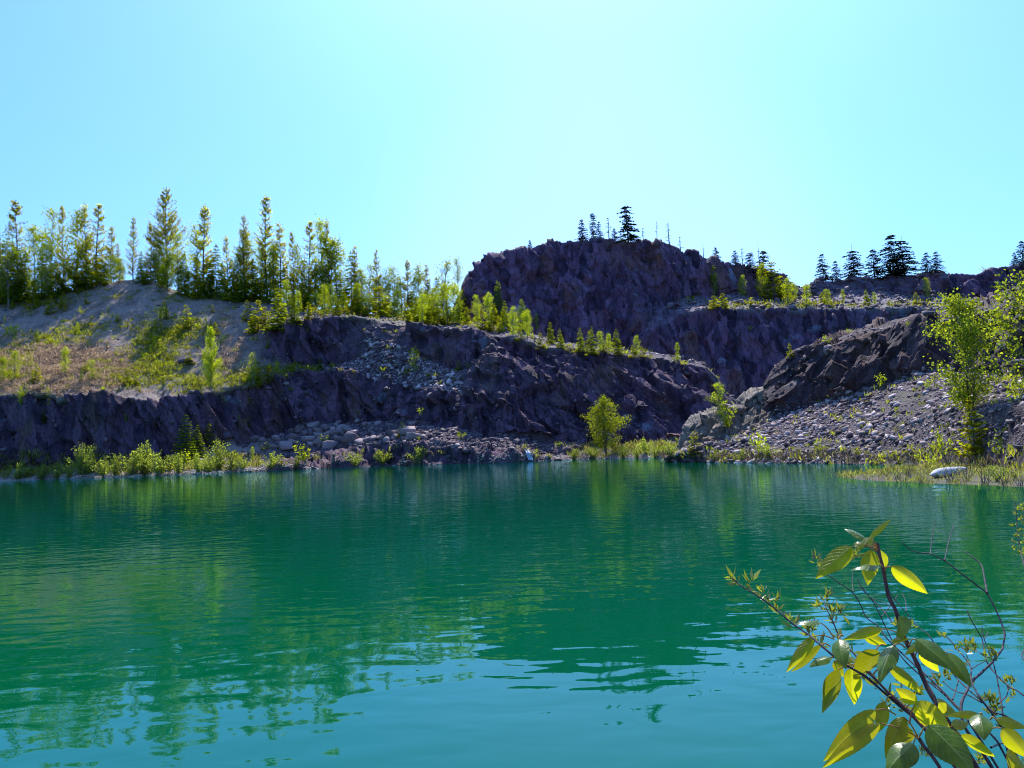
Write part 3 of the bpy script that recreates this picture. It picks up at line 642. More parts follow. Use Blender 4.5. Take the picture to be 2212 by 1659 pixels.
def bush(seed, mat, ns=12, leaf=.05, per=40, spread=.55, bare=.2, bark=B_asp, droop=.15):
    rg = np.random.default_rng(seed); st = []; Bs, Ds, Ls = [], [], []
    for k in range(ns):
        a = rg.uniform(0, 6.283); s = spread * rg.uniform(.2, 1.15); h = (1 - .35 * (s / spread) ** 2) * rg.uniform(.7, 1.0)
        t = np.linspace(0, 1, 7)[:, None]; P_ = np.concatenate([math.cos(a) * s * t ** 1.2, math.sin(a) * s * t ** 1.2, h * (t - droop * t * t) / (1 - droop) - .03], 1) + np.array([rg.normal(0, .06), rg.normal(0, .06), 0])
        st.append((P_, np.linspace(.009, .003, 7)))
        for u in rg.uniform(bare, 1, per):
            pos = np.array([np.interp(u, t[:, 0], P_[:, i]) for i in range(3)])
            Bs.append(pos + rg.normal(0, .035, 3)); Ds.append(rg.normal(0, 1, 3) + np.array([math.cos(a) * .6, math.sin(a) * .6, .5])); Ls.append(leaf * rg.uniform(.55, 1.25))
    Ls = np.array(Ls)
    return put("stems", tubes(st, 4), bark), put("foliage", kites(Bs, Ds, Ls, Ls * .5, rg), mat)

def snag(seed, nb=26, tufts=0, top=1.0):
    rg = np.random.default_rng(seed); tr, ax = trunk_of(top, .020, .014, rg); lim = []; Bs, Ds = [], []
    for z in rg.uniform(.15, .93, nb):
        a = rg.uniform(0, 6.283); L = (.20 * (1 - z) + .04) * rg.uniform(.4, 1.2); c = axis_at(ax, np.array([z]))[0]; t = np.linspace(0, 1, 4)[:, None]
        path = c + np.concatenate([math.cos(a) * L * t, math.sin(a) * L * t, L * (-.35 * t + .3 * t * t)], 1); lim.append((path, np.linspace(.008, .004, 4)))
        for k in range(tufts): 
            u = rg.uniform(.3, 1); Bs.append(c + np.array([math.cos(a) * L * u, math.sin(a) * L * u, -.1 * L * u])); Ds.append(rg.normal(0, 1, 3))
    tm = put("trunk", join([tubes(tr, 6), tubes(lim, 4)]), B_dead)
    return (tm, put("crown", kites(Bs, Ds, .04, .022, rg), L_dark)) if tufts else (tm,)

def ridge_spruce(seed, club=False, spike=0.0, Rr=.26):
    """old weather-beaten spruce, ragged, some with a club-shaped top and a bare leader"""
    rg = np.random.default_rng(seed); top = 1 - spike; tr, ax = trunk_of(1.0, .016, .008, rg); Bs, Ds, Ls = [], [], []
    for z in np.linspace(.05, top - .02, 24) + rg.normal(0, .022, 24):
        q = 1 - z / top; L0 = Rr * (q ** .75 + (.35 * math.exp(-((q - .12) / .09) ** 2) if club else 0)) + .015
        for k in range(8):
            if rg.random() < .2: continue
            a = rg.uniform(0, 6.283); L = L0 * rg.uniform(.35, 1.25)
            for t in np.linspace(.15, 1, max(2, int(1 + L / .035))):
                for s in (-1, 0, 1):
                    aa = a + s * rg.uniform(.4, 1.1); Bs.append(axis_at(ax, np.array([z]))[0] + np.array([math.cos(a) * L * t, math.sin(a) * L * t, -.3 * L * t])); Ds.append([math.cos(aa), math.sin(aa), rg.uniform(-.6, .15)]); Ls.append(.05 * rg.uniform(.6, 1.2))
    Ls = np.array(Ls)
    return put("trunk", tubes(tr, 6), B_dead), put("crown", kites(Bs, Ds, Ls, Ls * .45, rg), L_dark)

PROTO = {
    'S': [conifer(200 + k, .16, L_spruce, 32, 9, .03, .036, .3, .8, .3) for k in range(4)],
    'K': [conifer(210 + k, .21, L_olive, 20, 8, .02, .07, .3, .75, .3) for k in range(3)],
    'Y': [conifer(220 + k, .25, L_young, 13, 7, .03, .10, .05, .7, .4, .35, wratio=.4, r=.018) for k in range(5)],
    'P': [pine(230 + k, .118, L_pine, 120, .08, .018, .2) for k in range(6)],
    'W': [pine(240 + k, .21, L_pine, 180, .12, .017, .3) for k in range(2)],
    'A': [leafy(250 + k, .15, L_asp, 60, .08, .021, 38, 1.0, .3, .7) for k in range(4)],
    'D': [leafy(258 + k, .16, L_dull, 60, .08, .021, 38, 1.0, .3, .7) for k in range(2)],
    'T': [leafy(260 + k, .10, L_asp, 46, .10, .019, 26, 1.4, .3, .7) for k in range(3)],
    'C': [leafy(270, .17, L_asp, 130, .02, .016, 60, 1.3, .10, .95, scatter=.018)],
    'L': [leafy(275, .37, L_cott, 95, .10, .023, 66, .62, .20, .95, scatter=.028, r=.016, bark=B_con)],
    'R': [ridge_spruce(280, False, .0), ridge_spruce(281, False, .10), ridge_spruce(282, True, .0, .2), ridge_spruce(283, True, .20, .2)],
    'N': [snag(290, 26), snag(291, 18), snag(292, 30, 1), snag(293, 22, 3)],
    'B': [bush(300 + k, L_wil, 18, .075, 62, .6, .1) for k in range(3)],
    'G': [bush(310 + k, L_asp, 11, .10, 22, .55) for k in range(3)],
    'O': [bush(320 + k, L_young, 9, .13, 18, .6) for k in range(3)],
    'F': [bush(330, L_wil, 26, .05, 120, .55, .06)],
}
KIND = {'S': ('spruce_tree', 'spruce', 'dark green spruce'), 'K': ('spruce_tree', 'spruce', 'broad green spruce'), 'Y': ('young_pine', 'pine', 'yellow-green young pine'),
        'P': ('pine_tree', 'pine', 'tall sparse pine'), 'W': ('pine_tree', 'pine', 'wide spreading pine'), 'A': ('aspen_tree', 'aspen', 'bright leafy aspen'), 'D': ('aspen_tree', 'aspen', 'dull green aspen'),
        'T': ('aspen_tree', 'aspen', 'thin airy aspen'), 'C': ('poplar_tree', 'poplar', 'narrow bright poplar'), 'L': ('cottonwood_tree', 'cottonwood', 'lone leafy cottonwood'),
        'R': ('old_spruce', 'spruce', 'ragged old spruce'), 'N': ('dead_tree', 'dead tree', 'bare dead tree'), 'B': ('willow_bush', 'bush', 'pale green willow bush'),
        'G': ('leafy_shrub', 'shrub', 'bright leafy shrub'), 'O': ('low_shrub', 'shrub', 'low yellow-green shrub'), 'F': ('willow_bush', 'bush', 'tall leafy willow bush')}
PR = {'S': .17, 'K': .21, 'Y': .25, 'P': .16, 'W': .24, 'A': .17, 'D': .18, 'T': .10, 'C': .125, 'L': .34, 'R': .2, 'N': .12, 'B': .6, 'G': .55, 'O': .6, 'F': .5}
PLANTS = []
def tree(kind, x, yt, yb, zone, w=1.0, var=None, Y=None, label=None, rot=None, only=None, lean=None):
    """x, yt: tip in the sketch; yb: foot; the foot is put on the terrain by a ray, the plant is as tall as it shows"""
    k = math.tan(ROLL) + (x - W / 2) / 21240.0; xb = x + (yb - yt) * k
    if kind == 'B': yt -= 10
    P_ = None if Y else cast(xb, yb, only)
    if P_ is None:
        P_ = at(xb, yb, Y or 150.0); d = drop(P_, only)
        if d is not None: P_ = d
    top = at(x, yt, P_[1]); h = max(top[2] - P_[2], .2)
    name, cat, words = KIND[kind]; vs = PROTO[kind]; v = (var if var is not None else random.randrange(len(vs))) % len(vs)
    root = bpy.data.objects.new(name, None); COL.objects.link(root); root.empty_display_size = .3
    root.location = P_; root.rotation_euler = (0, 0, rot if rot is not None else random.uniform(0, 6.28)); ww = (w * random.uniform(.92, 1.08) if label is None else w) * (1.22 if kind == 'R' else 1)
    root.scale = (h * ww, h * ww, h)
    if lean: root.rotation_euler = (0, lean, 0)
    for me in vs[v]:
        o = link(me.name.split('.')[0], me, root)
    root['category'] = cat
    PLANTS.append(dict(o=root, x=x, h=yb - yt, kind=kind, zone=zone, words=words, label=label))
    return root
# ------------------------------------------------------------------ plants, each one placed
ZN = {'bank_far': 'left of the gap in the treeline', 'bank_mid': 'right of the gap in the treeline', 'bank_low': 'in the middle of the treeline', 'bank_end': 'at the thinning end of the treeline',
      'bluff': 'above the dark middle bluff', 'clump': 'in the clump against the tall cliff', 'rim': 'on the rim of the middle cliff', 'ridge': 'on the skyline of the tall cliff', 'saddle': 'on the stepped end of the tall cliff',
      'skyline': 'on the right-hand skyline', 'terrace': 'on the rubble terrace', 'slope': 'on the grassy left bank', 'lower': 'on the lower ledge', 'face': 'on the shaded cliff face',
      'shore': 'along the far left shore', 'rubble': 'by the boulder pile', 'flat': 'on the gravel flat', 'mound': 'on the right-hand mound', 'scree': 'on the right-hand scree', 'spit': 'by the grassy spit'}
Yb_ = 156
# treeline on the left bank (tips against the sky)
for a in [('P', -8, 495, 640), ('P', 37, 432, 620, 1.25), ('A', 75, 488, 625, .9), ('A', 112, 455, 615), ('P', 137, 445, 610, .8), ('A', 165, 453, 620, 1.15), ('P', 185, 438, 605, 1.0), ('P', 210, 441, 602, 1.35), ('P', 240, 487, 602, 1.1), ('P', 255, 525, 603),
          ('S', 8, 540, 655, 1.3), ('S', 30, 530, 655, 1.3), ('S', 55, 545, 650, 1.3), ('S', 90, 550, 648, 1.3), ('K', 120, 565, 642), ('D', 143, 563, 635, 1.1), ('Y', 165, 585, 634), ('S', 185, 540, 622, 1.2), ('S', 208, 548, 612, 1.3), ('S', 230, 555, 606, 1.2), ('D', 265, 572, 603), ('D', 102, 520, 632, 1.2), ('D', 20, 505, 640, 1.3)]:
    tree(*a[:4], 'bank_far', a[4] if len(a) > 4 else 1.0, Y=Yb_ if a[3] < 626 else None)
tree('P', 287, 467, 606, 'bank_mid', .9, Y=154, label='slim leaning pine at the right edge of the gap in the treeline')
tree('W', 360, 403, 614, 'bank_mid', .85, Y=156, label='tallest widest pine of the left treeline, spreading against the sky')
for a in [('P', 325, 480, 606), ('P', 440, 442, 628, 1.2), ('T', 420, 485, 624, 1.3), ('S', 306, 543, 606, 1.2), ('K', 336, 548, 614), ('S', 398, 545, 637, 1.3), ('K', 447, 555, 642), ('S', 467, 528, 628, 1.1), ('S', 480, 566, 622, 1.2), ('T', 385, 500, 622, 1.3), ('D', 315, 560, 606), ('D', 362, 540, 620, 1.1), ('Y', 352, 575, 622), ('S', 425, 548, 636), ('A', 343, 500, 612)]:
    tree(*a[:4], 'bank_mid', a[4] if len(a) > 4 else 1.0, Y=155 if a[3] < 620 else None)
for a in [('P', 527, 464, 642, 1.15), ('A', 531, 500, 640, 1.0), ('P', 490, 508, 637), ('P', 573, 423, 642, 1.05), ('P', 603, 478, 644, 1.1), ('A', 590, 518, 640), ('A', 561, 528, 640), ('P', 631, 500, 648, .8), ('A', 642, 525, 650, .8), ('P', 666, 478, 655, 1.1), ('A', 692, 475, 655, .75), ('P', 707, 472, 650, .8), ('A', 712, 515, 655, 1.5), ('T', 728, 523, 652, 1.2),
          ('S', 612, 575, 654, 1.4), ('S', 658, 560, 655, 1.3), ('S', 500, 560, 642, 1.2), ('S', 545, 560, 644, 1.2), ('K', 512, 580, 642), ('S', 570, 555, 645, 1.1), ('S', 632, 590, 655, 1.2), ('D', 680, 560, 655, 1.2), ('D', 590, 570, 648, 1.1), ('K', 735, 590, 658), ('D', 520, 540, 642, 1.2), ('D', 700, 575, 657, 1.2)]:
    tree(*a[:4], 'bank_low', a[4] if len(a) > 4 else 1.0)
for a in [('S', 757, 543, 662), ('P', 767, 529, 658, .9), ('A', 781, 580, 668), ('P', 811, 538, 665, .9), ('A', 797, 574, 668, 1.1), ('D', 833, 583, 668), ('A', 849, 575, 668, 1.1), ('P', 878, 560, 670), ('A', 901, 570, 672), ('P', 921, 568, 668, .9), ('S', 943, 598, 668, 1.2), ('T', 965, 558, 670, 1.2), ('T', 986, 556, 668, 1.1), ('S', 770, 595, 668, 1.2), ('D', 815, 600, 672, 1.2), ('D', 865, 600, 674, 1.3), ('S', 893, 605, 676, 1.3), ('S', 925, 610, 678, 1.3), ('D', 955, 605, 678), ('K', 836, 620, 674)]:
    tree(*a[:4], 'bank_end', a[4] if len(a) > 4 else 1.0)
rb = random.Random(12)
for x in range(-10, 940, 15):                # low undergrowth of the treeline
    x += rb.randint(-5, 5)
    if 262 < x < 292: continue
    yb_ = float(np.interp(x, xs, y7)) + rb.uniform(2, 9); hh = rb.uniform(34, 74)
    tree(rb.choice('SSKDDAY'), x, yb_ - hh, yb_, 'bank_far' if x < 262 else 'bank_mid' if x < 485 else 'bank_low' if x < 745 else 'bank_end', rb.uniform(1.1, 1.6))
# second row, in front
tree('K', 599, 623, 716, 'bluff', 1.25, label='large dense spruce standing alone in front of the left treeline')
for a in [('S', 636, 638, 702, 1.5), ('A', 645, 628, 683), ('Y', 535, 648, 697), ('Y', 557, 648, 717), ('Y', 545, 684, 722), ('Y', 573, 662, 705), ('Y', 666, 653, 690), ('A', 701, 613, 684, 1.2), ('O', 684, 645, 684), ('K', 727, 636, 681), ('K', 768, 620, 680), ('Y', 811, 643, 676), ('K', 884, 630, 673), ('O', 835, 655, 678), ('O', 858, 655, 679), ('O', 744, 655, 680), ('Y', 792, 650, 679)]:
    tree(*a[:4], 'bluff', a[4] if len(a) > 4 else 1.0)
for a in [('A', 911, 634, 699, 1.2), ('A', 937, 622, 700, 1.3), ('A', 956, 612, 701, 1.2), ('A', 977, 611, 700, 1.2), ('S', 1004, 620, 695, 1.6), ('S', 990, 640, 698, 1.5), ('Y', 965, 650, 702, 1.2), ('Y', 945, 655, 703, 1.2), ('Y', 1008, 662, 704), ('A', 1030, 638, 710), ('A', 1053, 632, 713, 1.2), ('S', 1074, 607, 695, 1.2), ('Y', 1064, 655, 716), ('Y', 1040, 660, 714), ('K', 1090, 650, 712), ('Y', 1079, 685, 718), ('A', 925, 650, 700, 1.1), ('O', 1020, 685, 708), ('O', 988, 682, 703)]:
    tree(*a[:4], 'clump', a[4] if len(a) > 4 else 1.0)
for a in [('A', 1106, 663, 728, 1.3), ('S', 1126, 645, 715, 1.4), ('A', 1137, 668, 735, 1.2), ('A', 1158, 678, 715), ('Y', 1122, 708, 738, 1.2), ('Y', 1166, 718, 755), ('K', 1188, 695, 742), ('K', 1209, 710, 752), ('O', 1222, 738, 762), ('K', 1252, 708, 760), ('K', 1276, 705, 764, 1.1), ('A', 1294, 716, 764, 1.2), ('A', 1314, 720, 764, 1.1), ('K', 1330, 710, 766), ('A', 1374, 725, 772, 1.1), ('Y', 1366, 745, 773, 1.3), ('Y', 1386, 748, 774, 1.3), ('O', 1180, 735, 757), ('O', 1404, 762, 776), ('A', 1463, 740, 782), ('O', 1240, 745, 764), ('Y', 1303, 735, 766, 1.2)]:
    tree(*a[:4], 'rim', a[4] if len(a) > 4 else 1.0)
# skyline of the tall cliff
tree('R', 1352, 424, 524, 'ridge', .95, 3, Y=201, label='club-topped old spruce with a tall bare spike, highest on the cliff')
for a in [('R', 1144, 518, 536, 1.3, 0), ('R', 1256, 468, 527, .9, 1), ('R', 1280, 458, 522, .75, 2), ('R', 1293, 478, 520, .9, 0), ('N', 1313, 466, 521, 1.2, 3), ('R', 1326, 493, 523, 1.2, 0), ('N', 1388, 490, 526, 1.6, 3), ('N', 1417, 474, 530, .7, 2), ('N', 1443, 477, 534, 1.4, 0), ('N', 1468, 508, 548, 1.2, 3), ('O', 1340, 510, 523, 1, 0)]:
    tree(a[0], a[1], a[2], a[3], 'ridge', a[4], a[5], Y=201)
for a in [('N', 1518, 528, 559, 1.2, 0), ('R', 1545, 534, 563, 1.3, 0), ('R', 1587, 541, 570, 1.2, 0), ('N', 1602, 533, 570, 1.3, 3), ('R', 1618, 544, 575, 1.4, 2), ('N', 1637, 523, 582, 1.0, 1), ('R', 1648, 541, 586, 1.2, 0), ('O', 1500, 548, 556, 1, 0)]:
    tree(a[0], a[1], a[2], a[3], 'saddle', a[4], a[5], Y=207)
for a in [('A', 1643, 568, 636, 1.1, 0), ('Y', 1667, 566, 590, 1.2, 1), ('A', 1540, 576, 622, .9, 1), ('A', 1603, 594, 622, 1.1, 2), ('A', 1598, 609, 650, 1.1, 3)]:
    tree(a[0], a[1], a[2], a[3], 'saddle', a[4], a[5], Y=201)
for a in [('R', 1774, 541, 614, .85, 1), ('R', 1804, 563, 614, 1.1, 0), ('R', 1840, 526, 608, 1.35, 3), ('R', 1885, 538, 600, 1.3, 0), ('R', 1923, 507, 597, 1.25, 0), ('R', 1947, 510, 594, 1.4, 1), ('R', 2000, 545, 588, 1.2, 0), ('R', 2021, 543, 588, 1.2, 0), ('R', 2190, 545, 572, 1.2, 0), ('R', 2206, 520, 568, 1.2, 0), ('O', 2130, 573, 584, 1.4, 1), ('R', 1938, 550, 596, 1.3, 0)]:
    tree(a[0], a[1], a[2], a[3], 'skyline', a[4], a[5], Y=213)
for a in [('Y', 1541, 638, 668, 1.5), ('Y', 1560, 634, 667, 1.4), ('O', 1618, 636, 666, 1), ('O', 1660, 642, 667), ('A', 1698, 601, 660, 1.4), ('A', 1713, 611, 652, 1.3), ('A', 1740, 611, 662, 1.3), ('A', 1785, 624, 662, 1.4), ('Y', 1775, 632, 658, 1.3), ('A', 1820, 624, 652, 1.1), ('K', 1870, 624, 660), ('A', 1888, 631, 660, 1.2), ('O', 1845, 652, 664), ('O', 1920, 645, 662), ('Y', 1978, 631, 662), ('A', 2000, 599, 646, 1.1), ('O', 1960, 646, 661), ('O', 1690, 652, 666), ('O', 1755, 650, 665), ('O', 1800, 654, 666), ('O', 1940, 650, 662), ('O', 2010, 640, 652), ('O', 1585, 650, 668)]:
    tree(*a[:4], 'terrace', a[4] if len(a) > 4 else 1.0, only=('tall_cliff',))
# left bank
tree('C', 455, 704, 846, 'slope', .82, label='narrow bright poplar rising like a column from the left bank')
for a in [('Y', 72, 608, 668), ('Y', 28, 648, 668), ('Y', 110, 638, 680), ('O', 66, 660, 684), ('O', 132, 650, 677), ('G', 345, 653, 694, .9), ('Y', 402, 658, 712), ('G', 25, 688, 728), ('A', 140, 748, 812, 1.0), ('A', 8, 768, 826, 1.2), ('A', 32, 758, 826, 1.1), ('Y', 78, 785, 828), ('T', 200, 775, 822, 1.4), ('T', 546, 760, 828, 1.4), ('Y', 558, 793, 836), ('A', 596, 782, 828), ('Y', 581, 790, 830), ('G', 545, 700, 724), ('O', 330, 690, 712), ('G', 475, 720, 745), ('O', 110, 730, 746), ('O', 180, 720, 734), ('G', 530, 800, 832), ('O', 500, 820, 838), ('O', 300, 830, 850), ('O', 370, 825, 845), ('G', 425, 690, 716)]:
    tree(*a[:4], 'slope', a[4] if len(a) > 4 else 1.0)
rs_ = random.Random(44)
for k in range(46):
    x = rs_.uniform(-10, 580); y = rs_.uniform(655, 836); kd = rs_.choice('YGOATYS')
    tree(kd, x, y - rs_.uniform(16, 34) * (.7 if kd in 'GO' else 1), y, 'slope', rs_.uniform(.8, 1.3))
for a in [('S', 691, 771, 798, 1.5), ('T', 895, 750, 810, 1.3), ('Y', 877, 795, 814), ('O', 690, 793, 802), ('O', 712, 793, 803), ('O', 735, 793, 803), ('O', 655, 797, 810), ('O', 630, 802, 814), ('O', 765, 797, 806), ('G', 840, 742, 758), ('O', 925, 800, 818), ('O', 980, 812, 822), ('Y', 990, 778, 802, 1.3), ('O', 1012, 780, 796)]:
    tree(*a[:4], 'lower', a[4] if len(a) > 4 else 1.0)
for a in [('A', 45, 836, 878, 1.0), ('S', 95, 880, 916, 1.4), ('G', 272, 890, 912, .8), ('G', 908, 872, 898, .7), ('G', 773, 884, 898, .8), ('Y', 1705, 741, 776, .8), ('O', 1620, 700, 715), ('G', 1830, 690, 704)]:
    tree(*a[:4], 'face', a[4] if len(a) > 4 else 1.0)
tree('F', 185, 950, 1026, 'shore', 1.05, label='large rounded willow bush on the far left shore')
for a in [('B', 38, 998, 1036), ('B', 88, 1005, 1036, .9), ('B', 125, 1000, 1034), ('B', 250, 985, 1028), ('B', 285, 970, 1026, .9), ('B', 318, 955, 1024, .6), ('B', 345, 978, 1024), ('B', 225, 1000, 1030), ('S', 401, 895, 1000, 1.5), ('K', 426, 918, 985, 1.1), ('Y', 452, 915, 962), ('B', 385, 985, 1022), ('G', 400, 965, 1010), ('B', 430, 980, 1020, .8), ('B', 470, 945, 1015, .7), ('G', 520, 892, 925, .8), ('B', 500, 980, 1016, .9), ('O', 512, 970, 1000), ('A', 545, 965, 1000, .9), ('B', 308, 985, 1026), ('O', 365, 995, 1024), ('B', 450, 985, 1020), ('B', 150, 1010, 1034), ('B', 525, 990, 1014), ('Y', 540, 900, 925)]:
    tree(*a[:4], 'shore', a[4] if len(a) > 4 else 1.0)
tree('G', 658, 948, 1002, 'rubble', 1.0, label='round yellow-green shrub in front of the boulder pile')
for a in [('Y', 868, 912, 945, 1.1), ('G', 996, 925, 950, .9), ('G', 700, 930, 960, .8), ('B', 765, 980, 1006, .9), ('B', 825, 974, 1004, 1), ('B', 905, 970, 1002, 1), ('O', 605, 985, 1010), ('B', 640, 990, 1010), ('O', 905, 940, 952), ('O', 570, 950, 975), ('B', 585, 980, 1012)]:
    tree(*a[:4], 'rubble', a[4] if len(a) > 4 else 1.0)
tree('L', 1303, 853, 987, 'flat', .98, label='lone leafy cottonwood on the shore below the middle cliff')
for a in [('G', 1206, 946, 968, .9), ('G', 1156, 968, 994, .8), ('O', 1330, 955, 980), ('O', 1365, 958, 975), ('B', 1395, 950, 980, .9), ('O', 1425, 955, 982), ('B', 1450, 955, 988, .8), ('B', 1280, 970, 990), ('B', 1345, 970, 990), ('B', 1240, 975, 993), ('O', 1185, 975, 992), ('B', 1375, 975, 990), ('B', 1415, 970, 990)]:
    tree(*a[:4], 'flat', a[4] if len(a) > 4 else 1.0)
for a in [('T', 1549, 826, 905, 1.9), ('G', 1565, 862, 934, .75), ('Y', 1499, 930, 984, 1.1), ('G', 1635, 914, 984, .6), ('G', 1765, 945, 978, .8), ('G', 1905, 800, 838, .9), ('N', 1700, 868, 896, 1.6), ('G', 1785, 720, 744, 1.0), ('G', 1833, 705, 722, .7), ('G', 2000, 812, 845, .9), ('B', 1660, 960, 990, .9), ('G', 1720, 975, 992, .8), ('O', 1850, 960, 985), ('G', 1900, 975, 998, 1.0), ('B', 1600, 975, 996), ('B', 1540, 978, 998), ('G', 1960, 690, 705, .7)]:
    tree(*a[:4], 'mound', a[4] if len(a) > 4 else 1.0)

# near right: birches, young spruce, twiggy bushes on the spit
PROTO['M'] = [leafy(401, .29, L_birch, 120, .06, .023, 46, .8, .42, .7, bark=B_con, r=.011, scatter=.030, twin=True)]
PROTO['H'] = [leafy(402, .30, L_birch, 80, .12, .024, 34, .7, .35, .8, bark=B_con, r=.011, scatter=.024)]
PROTO['Q'] = [conifer(403, .24, L_young, 20, 8, .05, .07, .0, .7, .35, .3, r=.014)]
PROTO['Z'] = [bush(404 + k, L_wil, 14, .045, 9, .55, .35, B_dead) for k in range(3)]
KIND.update({'M': ('birch_tree', 'birch', 'tall twin-stemmed birch'), 'H': ('birch_tree', 'birch', 'birch at the right edge'), 'Q': ('young_spruce', 'spruce', 'young spruce'), 'Z': ('twiggy_bush', 'bush', 'sparse twiggy bush')})
tree('M', 2072, 640, 905, 'spit', .95, 0, label='tall twin-stemmed birch in bright leaf on the right-hand scree', rot=.3)
tree('H', 2205, 585, 925, 'spit', .9, 0, label='leafy birch cut off by the right edge of the picture', rot=2.2)
tree('Q', 2096, 862, 992, 'spit', 1.0, 0, label='young yellow-lit spruce at the foot of the twin-stemmed birch')
for a in [('G', 2035, 905, 992, .5), ('Z', 2050, 985, 1042, 1.0), ('Z', 2085, 975, 1040, .9), ('Z', 1960, 985, 1032, .9), ('Z', 1935, 1000, 1040, 1.0), ('Z', 2120, 985, 1048, 1.0), ('Z', 2165, 990, 1050, 1.0), ('Z', 1985, 1005, 1046, 1.0), ('Z', 2200, 995, 1050, 1.0), ('G', 2010, 970, 1010, .8), ('Z', 1915, 1010, 1030, 1.0), ('G', 1985, 975, 1004, .8), ('B', 2150, 1005, 1040, 1.0), ('O', 2190, 1010, 1038, 1.0), ('G', 2150, 930, 985, .7)]:
    tree(*a[:4], 'spit', a[4] if len(a) > 4 else 1.0)

ORD = ['', 'second', 'third', 'fourth', 'fifth', 'sixth', 'seventh', 'eighth', 'ninth', 'tenth', 'eleventh', 'twelfth', 'thirteenth', 'fourteenth', 'fifteenth', 'sixteenth', 'seventeenth', 'eighteenth', 'nineteenth', 'twentieth']
GROUPN = {'bank_far': 'trees of the left treeline', 'bank_mid': 'trees of the left treeline', 'bank_low': 'trees of the left treeline', 'bank_end': 'trees of the left treeline', 'bluff': 'young trees above the middle bluff', 'clump': 'young trees against the tall cliff', 'rim': 'trees along the rim of the middle cliff',
          'ridge': 'old trees on the cliff skyline', 'saddle': 'old trees on the cliff skyline', 'skyline': 'old trees on the right skyline', 'terrace': 'trees on the rubble terrace', 'slope': 'young plants on the left bank', 'lower': 'plants on the lower ledge', 'face': 'plants on the cliff face', 'shore': 'bushes along the left shore', 'rubble': 'bushes by the boulder pile', 'flat': 'plants on the gravel flat', 'mound': 'plants on the mound', 'spit': 'plants by the spit'}
sets = {}
for p_ in PLANTS:
    if p_['words'].startswith('tall') and p_['h'] < 78 and p_['zone'].startswith('bank'): p_['words'] = p_['words'][5:]
for p_ in PLANTS: sets.setdefault((p_['zone'], ('low ' if p_['zone'].startswith('bank') and p_['h'] < 78 else '') + p_['words'] if not p_['label'] else 'x' + p_['label']), []).append(p_)
for (zn, wd), lst in sets.items():
    lst.sort(key=lambda q: q['x']); n = len(lst)
    hs = sorted(q['h'] for q in lst)
    for k, q in enumerate(lst):
        o = q['o']; o['group'] = GROUPN[zn]
        if q['label']: o['label'] = q['label']; continue
        if n == 1: l = f"the only {wd} {ZN[zn]}"
        elif k == n - 1: l = f"{wd} {ZN[zn]}, rightmost such"
        elif k == 0: l = f"{wd} {ZN[zn]}, leftmost such"
        elif q['h'] == hs[-1] and hs[-2] < hs[-1]: l = f"{wd} {ZN[zn]}, tallest such"
        elif k < n / 2: l = f"{wd} {ZN[zn]}, {ORD[k]} such from the left"
        else: l = f"{wd} {ZN[zn]}, {ORD[n - 1 - k]} such from the right"
        o['label'] = l
# ------------------------------------------------------------------ grass and low herbs
def grass(name, label, P, h, mat, rng, n=6, wid=.10, spread=.25, lean=.5):
    n = int(n * 2.2); B = np.repeat(P, n, 0); hh = np.repeat(h, n) * rng.uniform(.5, 1.2, len(B)); B = B + rng.normal(0, 1, (len(B), 3)) * np.array([1, 1, 0]) * (spread * np.repeat(h, n))[:, None]
    D = np.concatenate([rng.normal(0, lean, (len(B), 2)), np.ones((len(B), 1))], 1); D = norm(D); S = norm(np.cross(D, rng.normal(size=D.shape)))
    w = hh * wid * .42; tipd = norm(D + np.concatenate([rng.normal(0, .35, (len(B), 2)), np.full((len(B), 1), -.15)], 1))
    V = np.stack([B - S * w[:, None], B + S * w[:, None], B + D * (hh * .6)[:, None] + S * (w * .7)[:, None], B + D * (hh * .55)[:, None] + tipd * (hh * .45)[:, None]], 1).reshape(-1, 3)
    o = link(name, mesh_np(name, V, np.arange(len(V)).reshape(-1, 4), mat)); tag(o, label, kind='stuff'); return o
L_grass = leaf_mat("green_grass", (.15, .19, .018), (.46, .50, .03), .5, .4, alt=((.20, .19, .04), (.5, .46, .06)))
L_straw = leaf_mat("dry_straw", (.64, .46, .32), (.72, .52, .34), .42, .35, alt=((.42, .28, .18), (.55, .38, .22)))
L_shore = leaf_mat("shore_grass", (.14, .16, .035), (.38, .40, .06), .5, .4, alt=((.22, .18, .08), (.4, .33, .12)))
L_twig = leaf_mat("dry_reeds", (.16, .12, .09), (.22, .17, .1), .3, .5)
rg = np.random.default_rng(91)
P, _ = sample("hillside", lambda x, y, r, z: (x < 700) * (y > 600) * (y < 880) * z[..., 1] ** 1.5 * (x > -60), 6500, rg)
grass("green_grass", "bright green grass patches on the left bank", P, rg.uniform(.3, .75, len(P)), L_grass, rg, 9, .09, .6)
P, _ = sample("hillside", lambda x, y, r, z: (x < 700) * (y > 600) * (y < 880) * z[..., 2] ** 1.4 * (x > -60), 3800, rg)
grass("dry_grass", "flattened tan dry grass on the left bank", P, rg.uniform(.3, .8, len(P)), L_straw, rg, 7, .10, .6, 1.3)
P, _ = sample("hillside", lambda x, y, r, z: (x > -60) * (y > 960) * (y < np.interp(x, xs, yw) - 5) * np.where(x < 560, (y > 985) * (.15 + 1.2 * (np.sin(x / 23) * np.sin(x / 9.7 + y / 6) > .1)), np.where(x > 1230, .55 * (x < 1480), .03 * (y > 975))), 900, rg)
grass("shore_grass", "rank yellow-green grass along the far shore", P, rg.uniform(.3, 1.0, len(P)), L_shore, rg, 6, .10, .4)
P, _ = sample("hillside", lambda x, y, r, z: (x < 720) * (y > 640) * (y < 872) * (.12 + z[..., 1]) * (x > -60), 620, rg)
